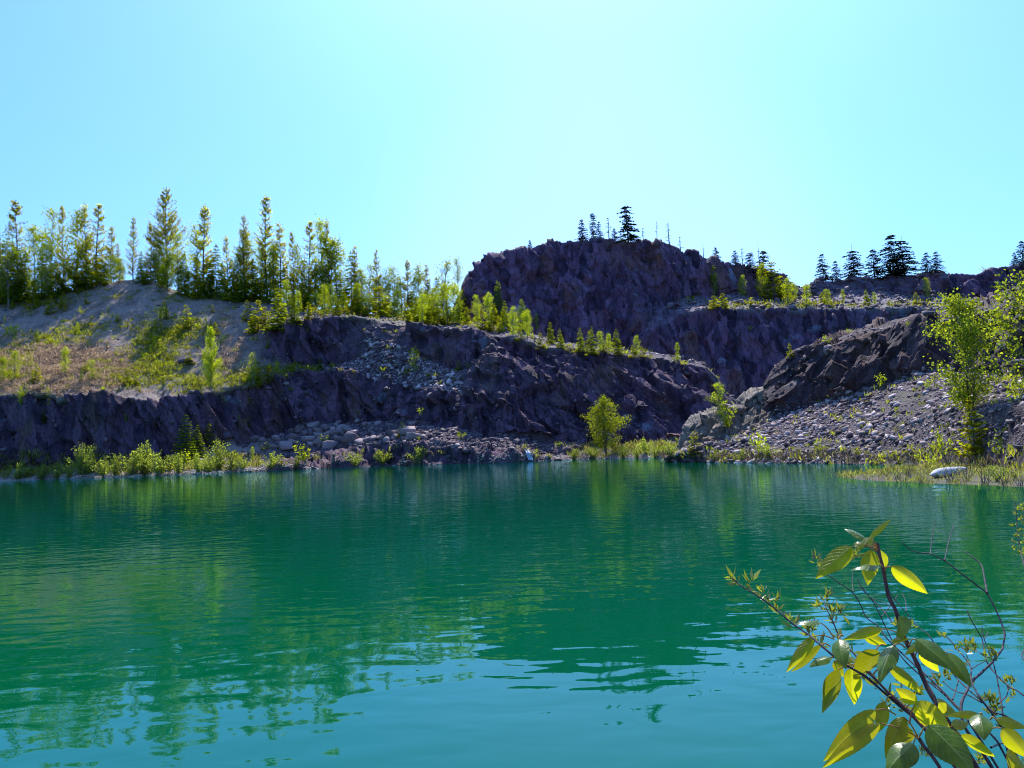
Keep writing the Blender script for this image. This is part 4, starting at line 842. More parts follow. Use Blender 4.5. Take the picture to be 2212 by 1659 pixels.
C_ = np.repeat(P, 60, 0); hs_ = np.repeat(rg.uniform(.35, 1.0, len(P)), 60); C_ = C_ + rg.normal(0, .45, C_.shape) * hs_[:, None] + np.array([0, 0, .45]) * hs_[:, None]
tag(link("low_scrub", mesh_np("low_scrub", *kites(C_, rg.normal(0, 1, C_.shape) + np.array([0, 0, .6]), rg.uniform(.12, .3, len(C_)), rg.uniform(.07, .16, len(C_)), rg), L_asp)), "low leafy scrub scattered over the left bank", kind='stuff')
P, _ = sample("tall_cliff", lambda x, y, r, z: z[..., 1] * (y > 560) * (y < 672), 170, rg)
grass("terrace_grass", "yellow-green tufts on the rubble terrace", P, rg.uniform(.5, 1.4, len(P)), L_grass, rg, 6, .2, .5)
P, _ = sample("hillside", lambda x, y, r, z: (r < .5) * (y > 640) * (y < 830) * (x > 520) * (x < 1560), 900, rg)
grass("ledge_grass", "sparse green tufts among the stones of the middle ledges", P, rg.uniform(.3, .9, len(P)), L_grass, rg, 6, .2, .5)
P, _ = sample("grassy_spit", lambda x, y, r, z: (y > 1004) * (x < 2560) * 1.0, 1300, rg)
P = P[P[:, 2] > -.03]
grass("spit_grass", "yellow-green grass on the spit at the right", P, rg.uniform(.08, .30, len(P)) * np.clip(P[:, 1] / 30, .6, 1.2), L_shore, rg, 5, .045, .5)
P, _ = sample("rubble_mound", lambda x, y, r, z: (y > np.interp(x, xm, mw) - 14) * (y < np.interp(x, xm, mw) + 1) * (x < 2250), 320, rg)
grass("dry_reeds", "brown dry stems along the foot of the scree", P, rg.uniform(.2, .65, len(P)), L_twig, rg, 4, .03, .6, .4)
P, _ = sample("rubble_mound", lambda x, y, r, z: (y > 790) * (r < .4) * (x < 2250) * (.25 + (y > 970)), 900, rg)
grass("scree_grass", "small green tufts among the scree slabs", P, rg.uniform(.12, .4, len(P)), L_grass, rg, 6, .16, .5)

# ------------------------------------------------------------------ boulders
BOULD = [hull(15, 500 + k, (1, .8, .68), .06) for k in range(9)]
BM = [mesh_np("boulder", V, Fc, M_boul) for V, Fc in BOULD]
BMD = [mesh_np("boulder", V, Fc, stone_mat("dark_boulder_stone", [(.2, (.03, .022, .03)), (.5, (.09, .066, .078)), (.85, (.22, .18, .19))])) for V, Fc in BOULD[:3]]
BB = []
def boulder(x, y, wpx, row, flat=1.0, label=None, name="boulder", group='boulders of the rubble pile', mat=None, lift=.3):
    P_ = cast(x, y + wpx * .28)
    if P_ is None: return
    s = wpx / 2 / F * P_[1] * 1.05
    me = random.choice(BMD) if mat else random.choice(BM)
    o = bpy.data.objects.new(name, me); COL.objects.link(o); o.location = P_ + np.array([0, .35 * s, s * lift])
    o.scale = (s, s * random.uniform(.8, 1.05), s * random.uniform(.75, 1.0) * flat); o.rotation_euler = (random.uniform(-.3, .3), random.uniform(-.3, .3), random.uniform(0, 6.28))
    o['category'] = 'boulder'; o['group'] = group; BB.append((o, x, wpx, row, label)); return o
for zx, zy, zw in [(250, 1080, 90), (320, 1090, 60), (375, 1045, 50), (440, 1075, 90), (490, 1050, 40), (405, 1150, 70), (440, 1120, 60), (520, 1140, 100), (580, 1105, 80), (600, 1060, 90), (575, 1010, 55), (660, 990, 85), (640, 1020, 50), (695, 1035, 70), (735, 1080, 70), (750, 955, 100), (800, 1000, 95), (800, 1045, 70), (815, 1090, 100), (880, 1040, 60), (870, 985, 70), (930, 1000, 60),
                   (890, 1130, 90), (740, 1125, 60), (960, 1035, 70), (1010, 985, 90), (1080, 995, 90), (1000, 1030, 60), (1100, 1065, 130), (1060, 1105, 90), (1160, 1105, 80), (1230, 1090, 60), (1280, 1080, 60), (1110, 1030, 70), (1400, 1090, 60), (1435, 1035, 85), (1470, 1065, 60), (1590, 1010, 115), (1680, 1030, 65), (1620, 1060, 95), (1710, 1065, 60), (1545, 1080, 70), (980, 940, 45), (1150, 930, 55), (1210, 960, 45), (1320, 950, 55), (690, 1080, 55), (1330, 1070, 60), (860, 1075, 50), (970, 1080, 55), (1060, 950, 60), (1260, 1010, 50), (1360, 1000, 50)]:
    boulder(486 + zx * .25, 675 + zy * .25, zw * .37, 0 if zy < 1005 else (1 if zy < 1072 else 2))
rows_ = ['in the back row of the boulder pile', 'in the middle row of the boulder pile', 'in the front row of the boulder pile']
for r_ in range(3):
    l_ = sorted([b for b in BB if b[3] == r_], key=lambda b: b[1]); n = len(l_); big = max(b[2] for b in l_)
    for k, b in enumerate(l_):
        b[0]['label'] = f"grey angular boulder {rows_[r_]}, " + ("leftmost there" if k == 0 else "rightmost there" if k == n - 1 else f"{ORD[k]} from the left" if k < n / 2 else f"{ORD[n - 1 - k]} from the right")
for x, y, w_px, lb in [(395, 770, 42, 'dark broken boulder embedded in the grassy left bank'), (408, 778, 26, 'smaller dark boulder at the right side of the embedded one'), (1474, 768, 15, 'small pale block on the rim of the middle cliff'), (2008, 1000, 18, 'pale stone at the waterline left of the twiggy bushes'),
                       (1345, 965, 16, 'flat stone on the gravel flat right of the cottonwood'), (1398, 960, 18, 'pale flat stone among grass on the gravel flat'), (1228, 968, 26, 'grey boulder left of the lone cottonwood'), (1250, 962, 22, 'pale slab leaning on stones left of the cottonwood'), (1120, 992, 24, 'whitish boulder left of the little waterfall'), (1182, 988, 18, 'tan boulder right of the little waterfall'),
                       (1205, 990, 20, 'second tan boulder right of the little waterfall'), (1660, 655, 20, 'square dark block on the rubble terrace'), (1708, 655, 16, 'dark boulder under the aspens on the rubble terrace'), (1770, 606, 18, 'rounded boulder on the notch of the right skyline'), (905, 838, 16, 'rounded boulder on the lip of the lower ledge'), (860, 890, 12, 'small pale boulder on the lower cliff'), (875, 985, 14, 'pale stone on the dark bank'),
                       (970, 985, 22, 'dark boulder at the water edge below the rubble'), (1890, 880, 14, 'pale slab in the middle of the scree'), (1990, 905, 18, 'pale slab left of the twin-stemmed birch')]:
    o = boulder(x, y, w_px, 9, .75, group='single stones round the quarry', mat='dark' in lb)
    if o: o['label'] = lb

n0_ = len(BB)
for x, y, w_px in [(2012, 672, 34), (2046, 690, 26), (2096, 662, 30), (2118, 700, 40), (2140, 668, 26), (2160, 690, 44), (2196, 668, 36), (2204, 712, 40), (2128, 738, 34), (2176, 742, 46), (2095, 755, 28), (2150, 782, 34), (2205, 775, 40), (2190, 905, 30), (2160, 940, 24), (2205, 960, 34), (2185, 985, 22)]:
    boulder(x, y, w_px, 8, .62, group='blocks on the right end of the mound', mat=True)
up_ = sorted([b for b in BB[n0_:]], key=lambda b: b[1])
for k, b in enumerate(up_):
    b[0]['label'] = "dark angular block among the birches on the right end of the mound, " + ("leftmost there" if k == 0 else "rightmost there" if k == len(up_) - 1 else f"{ORD[k]} from left" if k < len(up_) / 2 else f"{ORD[len(up_) - 1 - k]} from right")
# ------------------------------------------------------------------ logs and the trickle of water
def wood(name, label, cat, pts, rad, mat):
    p = smooth_path(pts, 14); V, Fq, caps = tube(p, np.interp(np.linspace(0, 1, 14), np.linspace(0, 1, len(rad)), rad), 9)
    V = V + .12 * np.mean(rad) * fbm(V * 9, 3, 5)[:, None] * norm(V - np.repeat(p, 9, 0).tolist() + [[0, 0, 0]] * 2 if False else np.ones_like(V))
    me = mesh_np(name, V, np.concatenate([Fq, caps]), mat); o = link(name, me); return tag(o, label, cat)
white_wood = bark_mat("bleached_wood", (.40, .37, .36), (.74, .71, .69), 14)
wood("driftwood_log", "bleached white log lying on the grassy spit", "log", [at(2009, 1026, 27.0), at(2030, 1022, 27.6), at(2060, 1018, 28.2), at(2088, 1011, 29)], [.02, .13, .18, .18, .15, .10, .02], white_wood)
wood("driftwood_stick", "pale stick slanting out of the water at the gravel flat", "stick", [at(1458, 984, 66), at(1468, 978, 66.5), at(1478, 971, 67)], [.09, .07, .05], white_wood)
m, t, o_ = newmat("falling_water"); p = N(t, 'BsdfPrincipled'); p.inputs['Base Color'].default_value = (.62, .68, .85, 1); p.inputs['Roughness'].default_value = .25; t.links.new(p.outputs[0], o_.inputs[0])
st = []
for k in range(7):
    q = [cast(1133 + k * 1.5 + u_ * 3, 968 + u_ * 9 + abs(k - 3) * (1 - u_ / 3) * 1.2) + np.array([random.uniform(-.05, .05), -.12, .05]) for u_ in range(4)]; st.append((smooth_path(q, 12), np.linspace(.03, .08, 12)))
tag(link("waterfall", mesh_np("waterfall", *tubes(st, 6), m)), "thin white trickle of water falling into the lake between dark rocks", "waterfall")

# ------------------------------------------------------------------ foreground plants
m, t, o_ = newmat("cottonwood_leaf")
uv = N(t, 'UVMap'); sx_ = N(t, 'SeparateXYZ'); t.links.new(uv.outputs[0], sx_.inputs[0])
av = mathn(t, 'ABSOLUTE', mathn(t, 'SUBTRACT', sx_.outputs[1], .5))
mid = ramp_f(t, av, .035, .012)
sw = mathn(t, 'FRACT', mathn(t, 'MULTIPLY', mathn(t, 'SUBTRACT', sx_.outputs[0], mathn(t, 'MULTIPLY', av, .55)), 8.0))
side = mathn(t, 'MULTIPLY', ramp_f(t, mathn(t, 'ABSOLUTE', mathn(t, 'SUBTRACT', sw, .5)), .07, .02), .55)
vein = mathn(t, 'MAXIMUM', mid, side)
tc = N(t, 'TexCoord'); nz_ = N(t, 'TexNoise'); nz_.inputs['Scale'].default_value = 60; nz_.inputs['Detail'].default_value = 5; t.links.new(tc.outputs['Object'], nz_.inputs['Vector'])
blot = ramp_f(t, nz_.outputs[0], .35, .75)
bc = mixc(t, blot, (.025, .085, .005), (.08, .17, .008)); bc = mixc(t, mathn(t, 'MULTIPLY', vein, .55), bc, (.30, .33, .09))
tcx = mixc(t, blot, (.66, .67, .006), (.88, .83, .010)); tcx = mixc(t, mathn(t, 'MULTIPLY', vein, .35), tcx, (.75, .70, .10))
edge = ramp_f(t, av, .44, .5); tcx = mixc(t, mathn(t, 'MULTIPLY', edge, .5), tcx, (.45, .22, .03))
p = N(t, 'BsdfPrincipled'); p.inputs['Roughness'].default_value = .27; p.inputs['Specular IOR Level'].default_value = .5; t.links.new(bc, p.inputs['Base Color'])
bp = N(t, 'Bump'); bp.inputs['Strength'].default_value = .35; bp.inputs['Distance'].default_value = .002; t.links.new(mathn(t, 'SUBTRACT', nz_.outputs[0], mathn(t, 'MULTIPLY', vein, 1.2)), bp.inputs['Height']); t.links.new(bp.outputs[0], p.inputs['Normal'])
tl = N(t, 'BsdfTranslucent'); t.links.new(tcx, tl.inputs[0]); mx = N(t, 'MixShader', i0=.66); t.links.new(p.outputs[0], mx.inputs[1]); t.links.new(tl.outputs[0], mx.inputs[2]); t.links.new(mx.outputs[0], o_.inputs[0])
M_leaf = m
M_old = m.copy(); M_old.name = 'mature_cottonwood_leaf'          # older leaves: thicker, darker, less light comes through
for n_ in M_old.node_tree.nodes:
    if n_.type == 'MIX_SHADER': n_.inputs[0].default_value = .22
    if n_.type == 'BSDF_PRINCIPLED': n_.inputs['Roughness'].default_value = .28; n_.inputs['Specular IOR Level'].default_value = .32
M_smallleaf = leaf_mat("willow_leaf", (.16, .21, .03), (.50, .56, .03), .45, .25, gloss=.10)
B_stem = bark_mat("red_bark", (.06, .025, .025), (.17, .085, .075), 120)
B_twig = bark_mat("dark_twig", (.02, .014, .022), (.085, .06, .075), 120)
B_pet = bark_mat("petiole", (.34, .14, .04), (.5, .30, .06), 60)

def leaf_mesh(B, T, w, spin, fold, bend, wave, seed, mat=None):
    rg = np.random.default_rng(seed); B = np.asarray(B); T = np.asarray(T); L = np.linalg.norm(T - B); X = (T - B) / L
    n0 = CAM - (B + T) / 2; n0 = n0 - X * n0.dot(X); n0 /= np.linalg.norm(n0); q = np.cross(X, n0)
    if abs(q[2]) > .25: q = q * np.sign(q[2])
    else: q = q * np.sign(q[0])
    s = R(spin); Z = n0 * math.cos(s) + q * math.sin(s); Y = np.cross(Z, X)
    w = w / max(math.cos(s), .42)
    nu, nv = 26, 13; u = np.linspace(0, 1, nu)[:, None]; v = np.linspace(-1, 1, nv)[None]
    prof = np.sin(math.pi * np.clip(u, 0, 1) ** .74) ** .86 * (1 - .18 * u); prof = prof / prof.max()
    hw = w / 2 * prof * (1 + .025 * np.sin(u * 75 + seed) * (np.abs(v) > .9))
    dep = -fold * hw * (np.abs(v) ** 1.2) + wave * w * np.sin(u * 7 + rg.uniform(0, 6) + v * .8) * v ** 2 * prof
    arch = bend * L * (4 * u * (1 - u)) + 0 * v
    curl = bend * 1.2 * L * np.clip(u - .72, 0, 1) ** 2 * 4
    P_ = B + X * (L * u)[..., None] + Y * (hw * v)[..., None] + Z * (dep + arch - curl)[..., None]
    i = np.arange(nu - 1)[:, None] * nv; j = np.arange(nv - 1)[None]; Fq = np.stack([i + j, i + j + 1, i + nv + j + 1, i + nv + j], -1).reshape(-1, 4)
    me = mesh_np("leaf", P_.reshape(-1, 3), Fq, mat or M_leaf, True)
    uvl = me.uv_layers.new(name="UVMap"); UV = np.stack([u + 0 * v, (v + 1) / 2 + 0 * u], -1).reshape(-1, 2)
    li = np.zeros(len(me.loops), np.int32); me.loops.foreach_get("vertex_index", li); uvl.data.foreach_set("uv", UV[li].astype(np.float32).ravel())
    return me
def z3(x, y): return (1539 + .1953 * x, 1080 + .1953 * y)
def z4(x, y): return (1779.8 + .1953 * x, 1080 + .1953 * y)
def z5(x, y): return (1671.8 + .2024 * x, 1323 + .2024 * y)
def z6(x, y): return (1887.8 + .2025 * x, 1323 + .2025 * y)
PXM = 1.4 / F
def A3(p, Y): return at(p[0], p[1], Y)
sap = bpy.data.objects.new("cottonwood_sapling", None); COL.objects.link(sap); sap.empty_display_size = .1
tag(sap, "cottonwood sapling with big glossy yellow-green leaves close to the camera", "sapling")
def stem(name, pts, Ys, r0, r1, parent, mat, n=40):
    Yy = np.interp(np.linspace(0, 1, len(pts)), np.linspace(0, 1, len(Ys)), Ys); P_ = np.array([A3(p, y) for p, y in zip(pts, Yy)])
    p = smooth_path(P_, n); rr = np.linspace(r0, r1, n) * (1 + .10 * np.sin(np.arange(n) * 1.9)); V, Fq, caps = tube(p, rr, 8)
    o = link(name, mesh_np(name, V, np.concatenate([Fq, caps]), mat, True), parent); return o, p
ROOT = [(2215, 1830), (2330, 2120), (2420, 2500), (2450, 2790)]
main = [z4(590, 480), z4(612, 600), z4(650, 740), z4(690, 950), z4(720, 1080), z4(780, 1190), z4(820, 1300), z4(880, 1480), z6(340, 300), z6(400, 420), z6(480, 590), z6(560, 780), z6(640, 920), z6(700, 1040), z6(770, 1140), z6(900, 1330), z6(1080, 1640)] + ROOT
_, pm = stem("stem", main, [1.42, 1.40, 1.38, 1.3, 1.22], .0031, .0078, sap, B_stem, 90)
sec = [z5(1540, 1330), z6(480, 1370), z6(590, 1490), z6(700, 1650), (2060, 1720), (2170, 1860), ROOT[1], ROOT[2], ROOT[3]]
_, ps = stem("stem", sec, [1.28, 1.27, 1.24, 1.22], .0028, .0070, sap, B_stem, 50)
side_ = [z5(900, 560), z5(1000, 640), z5(1130, 760), z5(1260, 900), z5(1420, 1040), z5(1560, 1200), z6(640, 1350), z6(800, 1560), (2110, 1720), ROOT[0], ROOT[1], ROOT[2]]
_, pb = stem("stem", side_, [1.36, 1.33, 1.3, 1.26, 1.23], .0018, .0045, sap, B_stem, 60)
TOP = (62, 55, 58, 57, 52, 60)          # blades that arch towards the viewer and show their glossy upper side
HALF = norm(norm(-ray(1990, 1480)) + np.array(sdir))
def glare(b, e, Y):
    best = None                                        # turn of the blade that mirrors the sun towards the viewer
    for dz in np.linspace(-.05, .03, 9):
        B, T = A3(b, Y), A3(e, Y + dz); X = norm(T - B); n0 = norm(CAM - (B + T) / 2); n0 = norm(n0 - X * n0.dot(X)); q = np.cross(X, n0)
        q = q * (np.sign(q[2]) if abs(q[2]) > .25 else np.sign(q[0]))
        for s in range(-66, 67, 3):
            Z = n0 * math.cos(R(s)) + q * math.sin(R(s)); v = Z.dot(HALF) - .1 * abs(dz) / .05
            if best is None or v > best[0]: best = (v, s, dz)
    return best[1], best[2]
LV = [  # base, tip, apparent width, spin, fold, bend, wave, depth, petiole foot
    (z3(1540, 515), z3(1140, 870), 41, 10, .25, .06, .03, 1.40, z4(560, 560)), (z3(1752, 550), z3(1715, 945), 37, -12, .35, .04, .03, 1.39, z4(580, 560)), (z3(1842, 730), z3(1530, 775), 17, 58, .25, .10, .05, 1.36, z4(650, 745)),
    (z3(1690, 505), z3(1558, 480), 17, 50, .2, .1, .06, 1.38, z4(575, 540)), (z3(1670, 500), z3(1782, 405), 19, 15, .2, .05, .05, 1.37, z4(580, 570)), (z3(1692, 440), z3(1455, 315), 13, 58, .25, .08, .03, 1.41, z4(540, 530)), (z3(1745, 412), z3(1975, 210), 13, 35, .25, .03, .02, 1.40, z4(530, 540)),
    (z3(1912, 740), z3(1862, 555), 22, 40, .15, .03, .03, 1.45, z4(655, 750)), (z4(745, 738), z4(1160, 1040), 33, 15, .45, .10, .04, 1.39, z4(665, 760)), (z4(895, 1510), z4(820, 1290), 36, -55, .15, .03, .03, 1.33, z4(895, 1530)),
    (z3(1200, 1360), z3(880, 1380), 12, 62, .3, .12, .04, 1.45, z5(640, 270)), (z5(430, 255), z5(130, 640), 24, 5, .35, .07, .03, 1.43, z5(640, 285)), (z5(500, 350), z5(182, 642), 17, -50, .3, .07, .03, 1.45, z5(600, 360)), (z5(690, 285), z5(765, 600), 37, 62, .25, .12, .03, 1.36, z5(740, 250)),
    (z5(600, 480), z5(375, 580), 19, 60, .25, .10, .03, 1.40, z5(780, 540)), (z5(1150, 175), z5(735, 295), 23, 8, .3, .08, .03, 1.37, z5(1300, 300)), (z5(960, 240), z5(1205, 345), 24, -5, .25, .05, .03, 1.38, z5(1150, 175)), (z5(690, 610), z5(520, 1082), 32, -58, .15, .05, .03, 1.37, z5(800, 545)),
    (z5(830, 600), z5(855, 990), 36, -20, .4, .05, .03, 1.36, z5(870, 560)), (z5(1090, 395), z5(855, 725), 38, -52, .25, .08, .04, 1.33, z5(1190, 350)), (z5(1272, 350), z5(1130, 752), 35, 55, .3, .08, .06, 1.31, z5(1400, 370)), (z5(1215, 555), z5(1612, 882), 25, 20, .4, .08, .03, 1.32, z5(1130, 560)),
    (z5(1515, 285), z5(1925, 625), 40, 58, .22, .07, .03, 1.29, z5(1440, 350)), (z5(1850, 430), z5(2112, 802), 32, 55, .25, .06, .03, 1.31, z5(1700, 440)), (z5(1555, 400), z5(1765, 640), 27, 0, .25, .05, .03, 1.36, z5(1600, 490)), (z5(1250, 305), z5(1450, 282), 12, 30, .25, .06, .03, 1.36, z5(1380, 340)),
    (z5(1555, 338), z5(1400, 452), 15, 10, .2, .08, .04, 1.31, z5(1500, 400)), (z5(1530, 965), z5(1300, 808), 28, 5, .25, .07, .03, 1.29, z5(1520, 975)), (z5(1082, 1040), z5(522, 1592), 40, 6, .2, .05, .03, 1.27, z5(1300, 1090)), (z5(1135, 1185), z5(512, 1660), 33, 12, .25, .05, .02, 1.25, z5(1480, 1310)),
    (z5(1190, 960), z5(1108, 1285), 29, -25, .25, .04, .03, 1.31, z5(1250, 940)), (z5(1385, 1115), z5(1190, 1562), 38, 15, .3, .08, .04, 1.27, z5(1470, 1290)), (z5(1505, 1330), z5(1255, 1360), 34, -48, .2, .06, .03, 1.28, z5(1540, 1340)), (z5(1490, 1400), z5(1195, 1720), 50, 57, .22, .07, .03, 1.22, z5(1540, 1340)),
    (z5(1500, 985), z5(1905, 1268), 48, 12, .35, .09, .03, 1.24, z5(1445, 1190)), (z5(1650, 1205), z5(2150, 1720), 66, 52, .2, .07, .02, 1.17, z5(1550, 1330)), (z5(1830, 1112), z5(1760, 965), 28, 42, .15, .04, .03, 1.30, z6(770, 1120)), (z6(1130, 1095), z6(765, 1105), 17, 20, .3, .12, .05, 1.24, z6(1160, 1120)),
    (z6(1125, 1080), z6(1175, 1360), 42, 60, .3, .12, .04, 1.22, z6(1170, 1130)), (z6(835, 1215), z6(1012, 1172), 22, 15, .25, .06, .04, 1.27, z6(820, 1230)), (z6(925, 1308), z6(1300, 1545), 24, -35, .35, .07, .03, 1.24, z6(860, 1290)), (z6(1368, 1238), z6(1660, 1560), 38, 10, .3, .08, .04, 1.21, z6(1200, 1280)),
    (z6(1305, 1150), z6(1640, 1230), 22, 30, .25, .08, .04, 1.23, z6(1240, 1140)), (z6(1412, 1515), z6(1660, 1760), 34, 48, .25, .07, .03, 1.18, z6(1440, 1660)), (z6(690, 975), z6(880, 1060), 24, 50, .25, .06, .03, 1.30, z6(680, 990)), (z5(780, 480), z5(895, 545), 14, 20, .25, .05, .03, 1.40, z5(800, 545)), (z5(640, 520), z5(745, 690), 20, -10, .3, .05, .03, 1.42, z5(720, 560))]
allp = np.concatenate([pm, ps, pb])
for k, (b, e, w, spin, fold, bend, wave, Y, pf) in enumerate(LV):
    dz = -.03 + .015 * (k % 5); old = spin in TOP or spin <= -48
    if spin in TOP: spin, dz = glare(b, e, Y); spin += random.choice((-9, 9, -6, 12))
    B3, T3 = A3(b, Y), A3(e, Y + dz); me = leaf_mesh(B3, T3, w * 1.0 * Y / F, spin, fold, bend * .8, wave, 700 + k, M_old if old else M_leaf)
    lf = link("leaf", me, sap)
    S3 = A3(pf, Y + .01); near = allp[np.argmin(np.linalg.norm(allp - S3, axis=1))]; S3 = near if np.linalg.norm(near - S3) < .035 else S3
    pth = smooth_path(np.array([S3, (S3 + B3) / 2 + np.array([0, 0, .004]), B3]), 9)
    V, Fq, caps = tube(pth, np.linspace(.0013, .0009, 9), 6); link("petiole", mesh_np("petiole", V, np.concatenate([Fq, caps]), B_pet, True), lf)

# willow with little silvery leaves
def rosettes(pts, Y, rng, n=9, ln=15, wd=4.5, up=(-.2, 0, 1)):
    Bs, Ds, Ls = [], [], []
    for (x, y) in pts:
        c = A3((x, y), Y)
        for k in range(n):
            d = np.array(up) + rng.normal(0, .75, 3); Bs.append(c + rng.normal(0, .0025, 3)); Ds.append(d); Ls.append(ln * rng.uniform(.5, 1.15) * Y / F)
    Ls = np.array(Ls); return kites(Bs, Ds, Ls, Ls * wd / ln, rng)
rgw = np.random.default_rng(5)
wil = bpy.data.objects.new("willow_shrub", None); COL.objects.link(wil); wil.empty_display_size = .1
tag(wil, "slender willow shoots with small pale leaves beside the sapling", "shrub")
w1 = [z3(215, 860), z3(300, 940), z3(420, 1010), z3(600, 1130), z3(750, 1250), z3(900, 1380), z3(1080, 1500), z5(430, 290), z5(560, 400), z5(760, 560), z5(960, 670), z5(1250, 920), z5(1500, 1130), z5(1700, 1330), (2060, 1640), (2200, 1830), (2340, 2150), (2430, 2520), (2460, 2800)]
w2_ = [z3(1240, 1130), z3(1260, 1200), z3(1330, 1340), z3(1380, 1460), z3(1430, 1560), z5(800, 380), z5(960, 560), z5(1150, 780), z5(1400, 1010), z5(1640, 1220), (2090, 1660), (2230, 1850), (2350, 2150), (2440, 2520), (2470, 2800)]
w3_ = [z6(770, 250), z6(860, 350), z6(950, 460), z6(1010, 540), z6(1040, 610), z6(1035, 720), z6(1100, 860), z6(1200, 1000), z6(1330, 1180), (2190, 1620), (2290, 1850), (2380, 2200), (2450, 2550), (2480, 2810)]
for pts, r0, r1, Y in ((w1, .0012, .0044, 1.55), (w2_, .0010, .0040, 1.58), (w3_, .0009, .0036, 1.5)):
    stem("shoot", pts, [Y, Y - .08, Y - .2, 1.3, 1.24], r0, r1, wil, B_twig, 70)
def along(pts, n, t0, t1, jit=2):
    p = smooth_path(np.array([(x, y, 0) for x, y in pts]), 120); idx = (np.linspace(t0, t1, n) * 119).astype(int); return [(p[i, 0] + random.uniform(-jit, jit), p[i, 1] + random.uniform(-jit, jit)) for i in idx]
ros1 = along(w1, 20, 0, .27) + [z3(430, 900), z3(700, 1110), z3(560, 1030), z5(400, 180), z5(390, 190)]
ros2 = along(w2_, 7, 0, .16) + [z3(1300, 1210), z3(1380, 1230), z3(1420, 1250), z3(1350, 1260), z3(1180, 1180), z3(1280, 1060), z3(1150, 660), z3(1160, 690), z3(1600, 610), z3(1570, 650)]
ros3 = along(w3_, 9, 0, .22) + [z6(980, 350), z6(1060, 350), z6(1000, 420), z6(1080, 420), z6(1280, 420), z6(1200, 480), z6(1290, 480), z6(1220, 930), z6(1280, 940), z6(1250, 990), z6(1320, 1010), z6(1200, 1050), z6(1300, 1060), z6(660, 730), z6(680, 760), z6(720, 670), z6(810, 700), z6(1450, 740), z6(1450, 750), z6(1480, 880), z6(290, 720), z6(300, 740), z6(450, 850), z6(180, 930), z6(150, 960), z6(160, 1000), z6(430, 830), z6(480, 860), z6(520, 1500), z6(540, 1530), z6(1150, 1550), z6(1140, 1600), z6(1190, 1600), z6(240, 130), z6(390, 150)]
V, Fc = join([rosettes(ros1, 1.55, rgw, 7, 27, 8), rosettes(ros2, 1.56, rgw, 8, 24, 7), rosettes(ros3, 1.45, rgw, 9, 19, 7)])
link("foliage", mesh_np("foliage", V, Fc, M_smallleaf), wil)

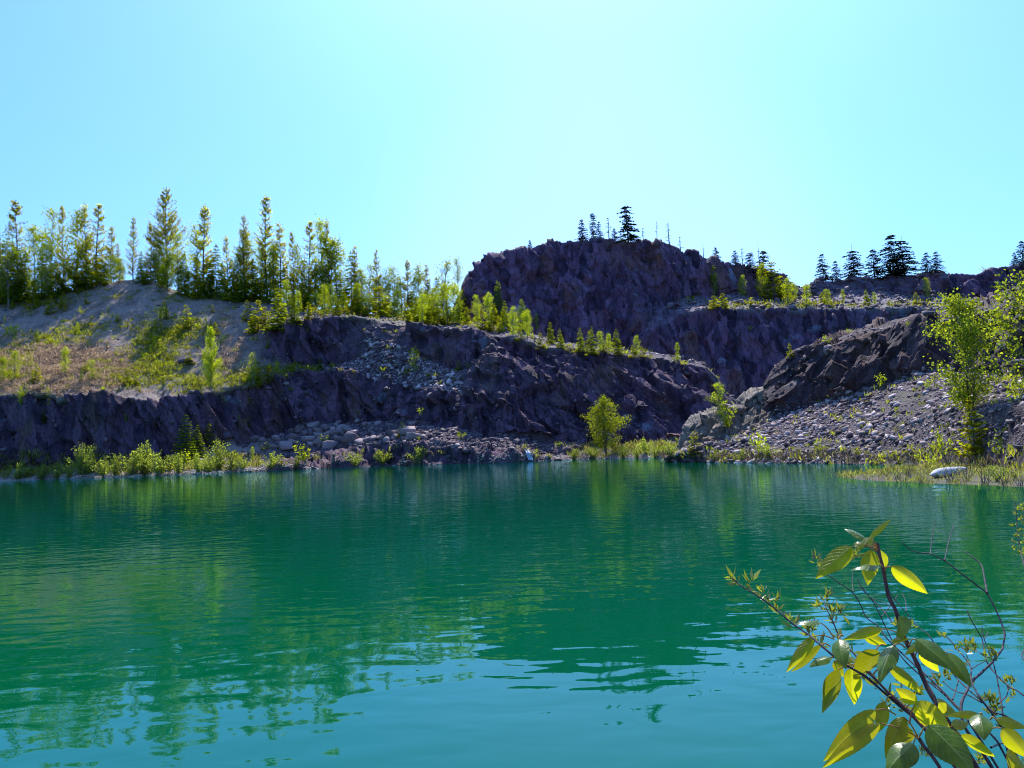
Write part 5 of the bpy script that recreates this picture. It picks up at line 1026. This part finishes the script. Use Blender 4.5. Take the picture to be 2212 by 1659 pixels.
# bare dark twigs
bare = bpy.data.objects.new("bare_shrub", None); COL.objects.link(bare); bare.empty_display_size = .1
tag(bare, "leafless dark branching shrub behind the sapling", "shrub")
END = [(2120, 1660), (2260, 1860), (2370, 2180), (2450, 2540), (2490, 2810)]
tw = [([z4(860, 470), z4(1000, 570), z4(1190, 600), z4(1330, 670), z4(1500, 800), z4(1700, 950), z4(1800, 1030), z4(1870, 1150), z4(1930, 1280), z4(1985, 1420), z4(2000, 1500), z4(1975, 1640), z6(1370, 390), z6(1270, 520), z6(1150, 640), z6(1040, 740), z6(985, 850), z6(930, 990), z6(960, 1200), z6(1100, 1420), z6(1250, 1640)] + END[1:], .0008, .0055, 1.62),
      ([z4(1225, 240), z4(1200, 400), z4(1180, 560), z4(1192, 602)], .0006, .0012, 1.62), ([z4(1440, 260), z4(1390, 420), z4(1335, 665)], .0006, .0013, 1.62), ([z4(1550, 570), z4(1640, 630), z4(1740, 720), z4(1775, 860), z4(1805, 1030)], .0008, .0022, 1.62),
      ([z4(1580, 1220), z4(1640, 1350), z6(1150, 270), z6(1180, 430), z6(1210, 540), z6(1330, 690), z6(1480, 820), z6(1640, 940), (2320, 1700), (2420, 2200), (2480, 2810)], .0008, .003, 1.55), ([z6(1150, 150), z6(1175, 290), z6(1250, 470), z6(1300, 640), z6(1340, 850), z6(1370, 1050), z6(1390, 1250), z6(1430, 1500), (2230, 1760), (2380, 2200), (2485, 2810)], .0007, .0036, 1.5),
      ([z6(1225, 210), z6(1175, 280)], .0006, .001, 1.55), ([z3(1235, 795), z3(1400, 920), z3(1540, 1010), z3(1640, 1160), z3(1700, 1300), z3(1840, 1400), z5(1190, 260), z5(1330, 400), z5(1500, 560), z5(1720, 760), z5(1950, 1000), z5(2100, 1200), (2150, 1650), (2300, 1900), (2400, 2250), (2490, 2810)], .0008, .0040, 1.68),
      ([z3(1555, 800), z3(1545, 920), z3(1560, 1015)], .0006, .001, 1.68), ([z3(1600, 870), z3(1640, 950), z3(1780, 1130), z3(1860, 1290), z3(1990, 1560), z5(1380, 500), z5(1600, 700), z5(1800, 860), z5(2000, 1060), z6(1250, 1300), (2180, 1650), (2330, 1950), (2480, 2810)], .0007, .0036, 1.66),
      ([z3(1620, 960), z3(1850, 1180), z3(2030, 1400)], .0007, .0014, 1.67), ([z3(1770, 1090), z3(1880, 1130), z3(1970, 1170)], .0005, .0010, 1.66), ([z3(2050, 1050), z3(1980, 1160), z3(1870, 1290)], .0006, .0011, 1.66), ([z3(1960, 1010), z3(2050, 1150), z4(900, 1230), z4(1000, 1360), z4(1100, 1450), z4(1180, 1520), z6(820, 620), z6(960, 780), z6(1100, 900), z6(1300, 1080), z6(1560, 1200), (2330, 1750), (2485, 2810)], .0006, .0032, 1.6),
      ([z4(870, 1030), z4(905, 1130), z4(910, 1230)], .0006, .001, 1.6), ([z6(1190, 520), z6(1110, 560), z6(1045, 600)], .0006, .0011, 1.5), ([z6(900, 730), z6(870, 840), z6(840, 930)], .0009, .0013, 1.45), ([z6(1430, 770), z6(1420, 880), z6(1330, 970)], .0007, .0012, 1.45), ([z6(1410, 1380), z6(1320, 1410), z6(1250, 1440)], .0012, .0018, 1.4),
      ([z6(580, 560), z6(620, 650), z6(630, 740)], .0006, .0009, 1.5), ([z6(740, 740), z6(850, 830), z6(1000, 880), z6(1150, 960)], .0007, .0016, 1.5), ([z6(1600, 400), z6(1580, 480), z6(1700, 560)], .0009, .0015, 1.5)]
for pts, r0, r1, Y in tw:
    stem("branch", pts, [Y, Y - .05, Y - .15] + ([1.3, 1.24] if len(pts) > 9 else []), r0 * 1.15, r1 * .85, bare, B_twig, max(8, 5 * len(pts)))
for x, y in ((2206, 1150),):
    pass
near_b = bpy.data.objects.new("willow_shoot", None); COL.objects.link(near_b); tag(near_b, "leafy yellow-green shoot leaning in from the right edge over the water", "shrub")
sh = [(2194, 1085), (2196, 1130), (2203, 1180), (2215, 1230), (2245, 1320), (2330, 1500), (2450, 1800), (2600, 2150)]
stem("shoot", sh, [3.6, 3.5, 3.2, 2.7, 2.4], .0014, .008, near_b, B_twig, 40)
link("foliage", mesh_np("foliage", *rosettes([(2196 + random.uniform(-7, 10), 1100 + 12 * k) for k in range(9)] + [(2212, 1090 + 14 * k) for k in range(8)], 3.5, rgw, 8, 10, 5.5), M_smallleaf), near_b)
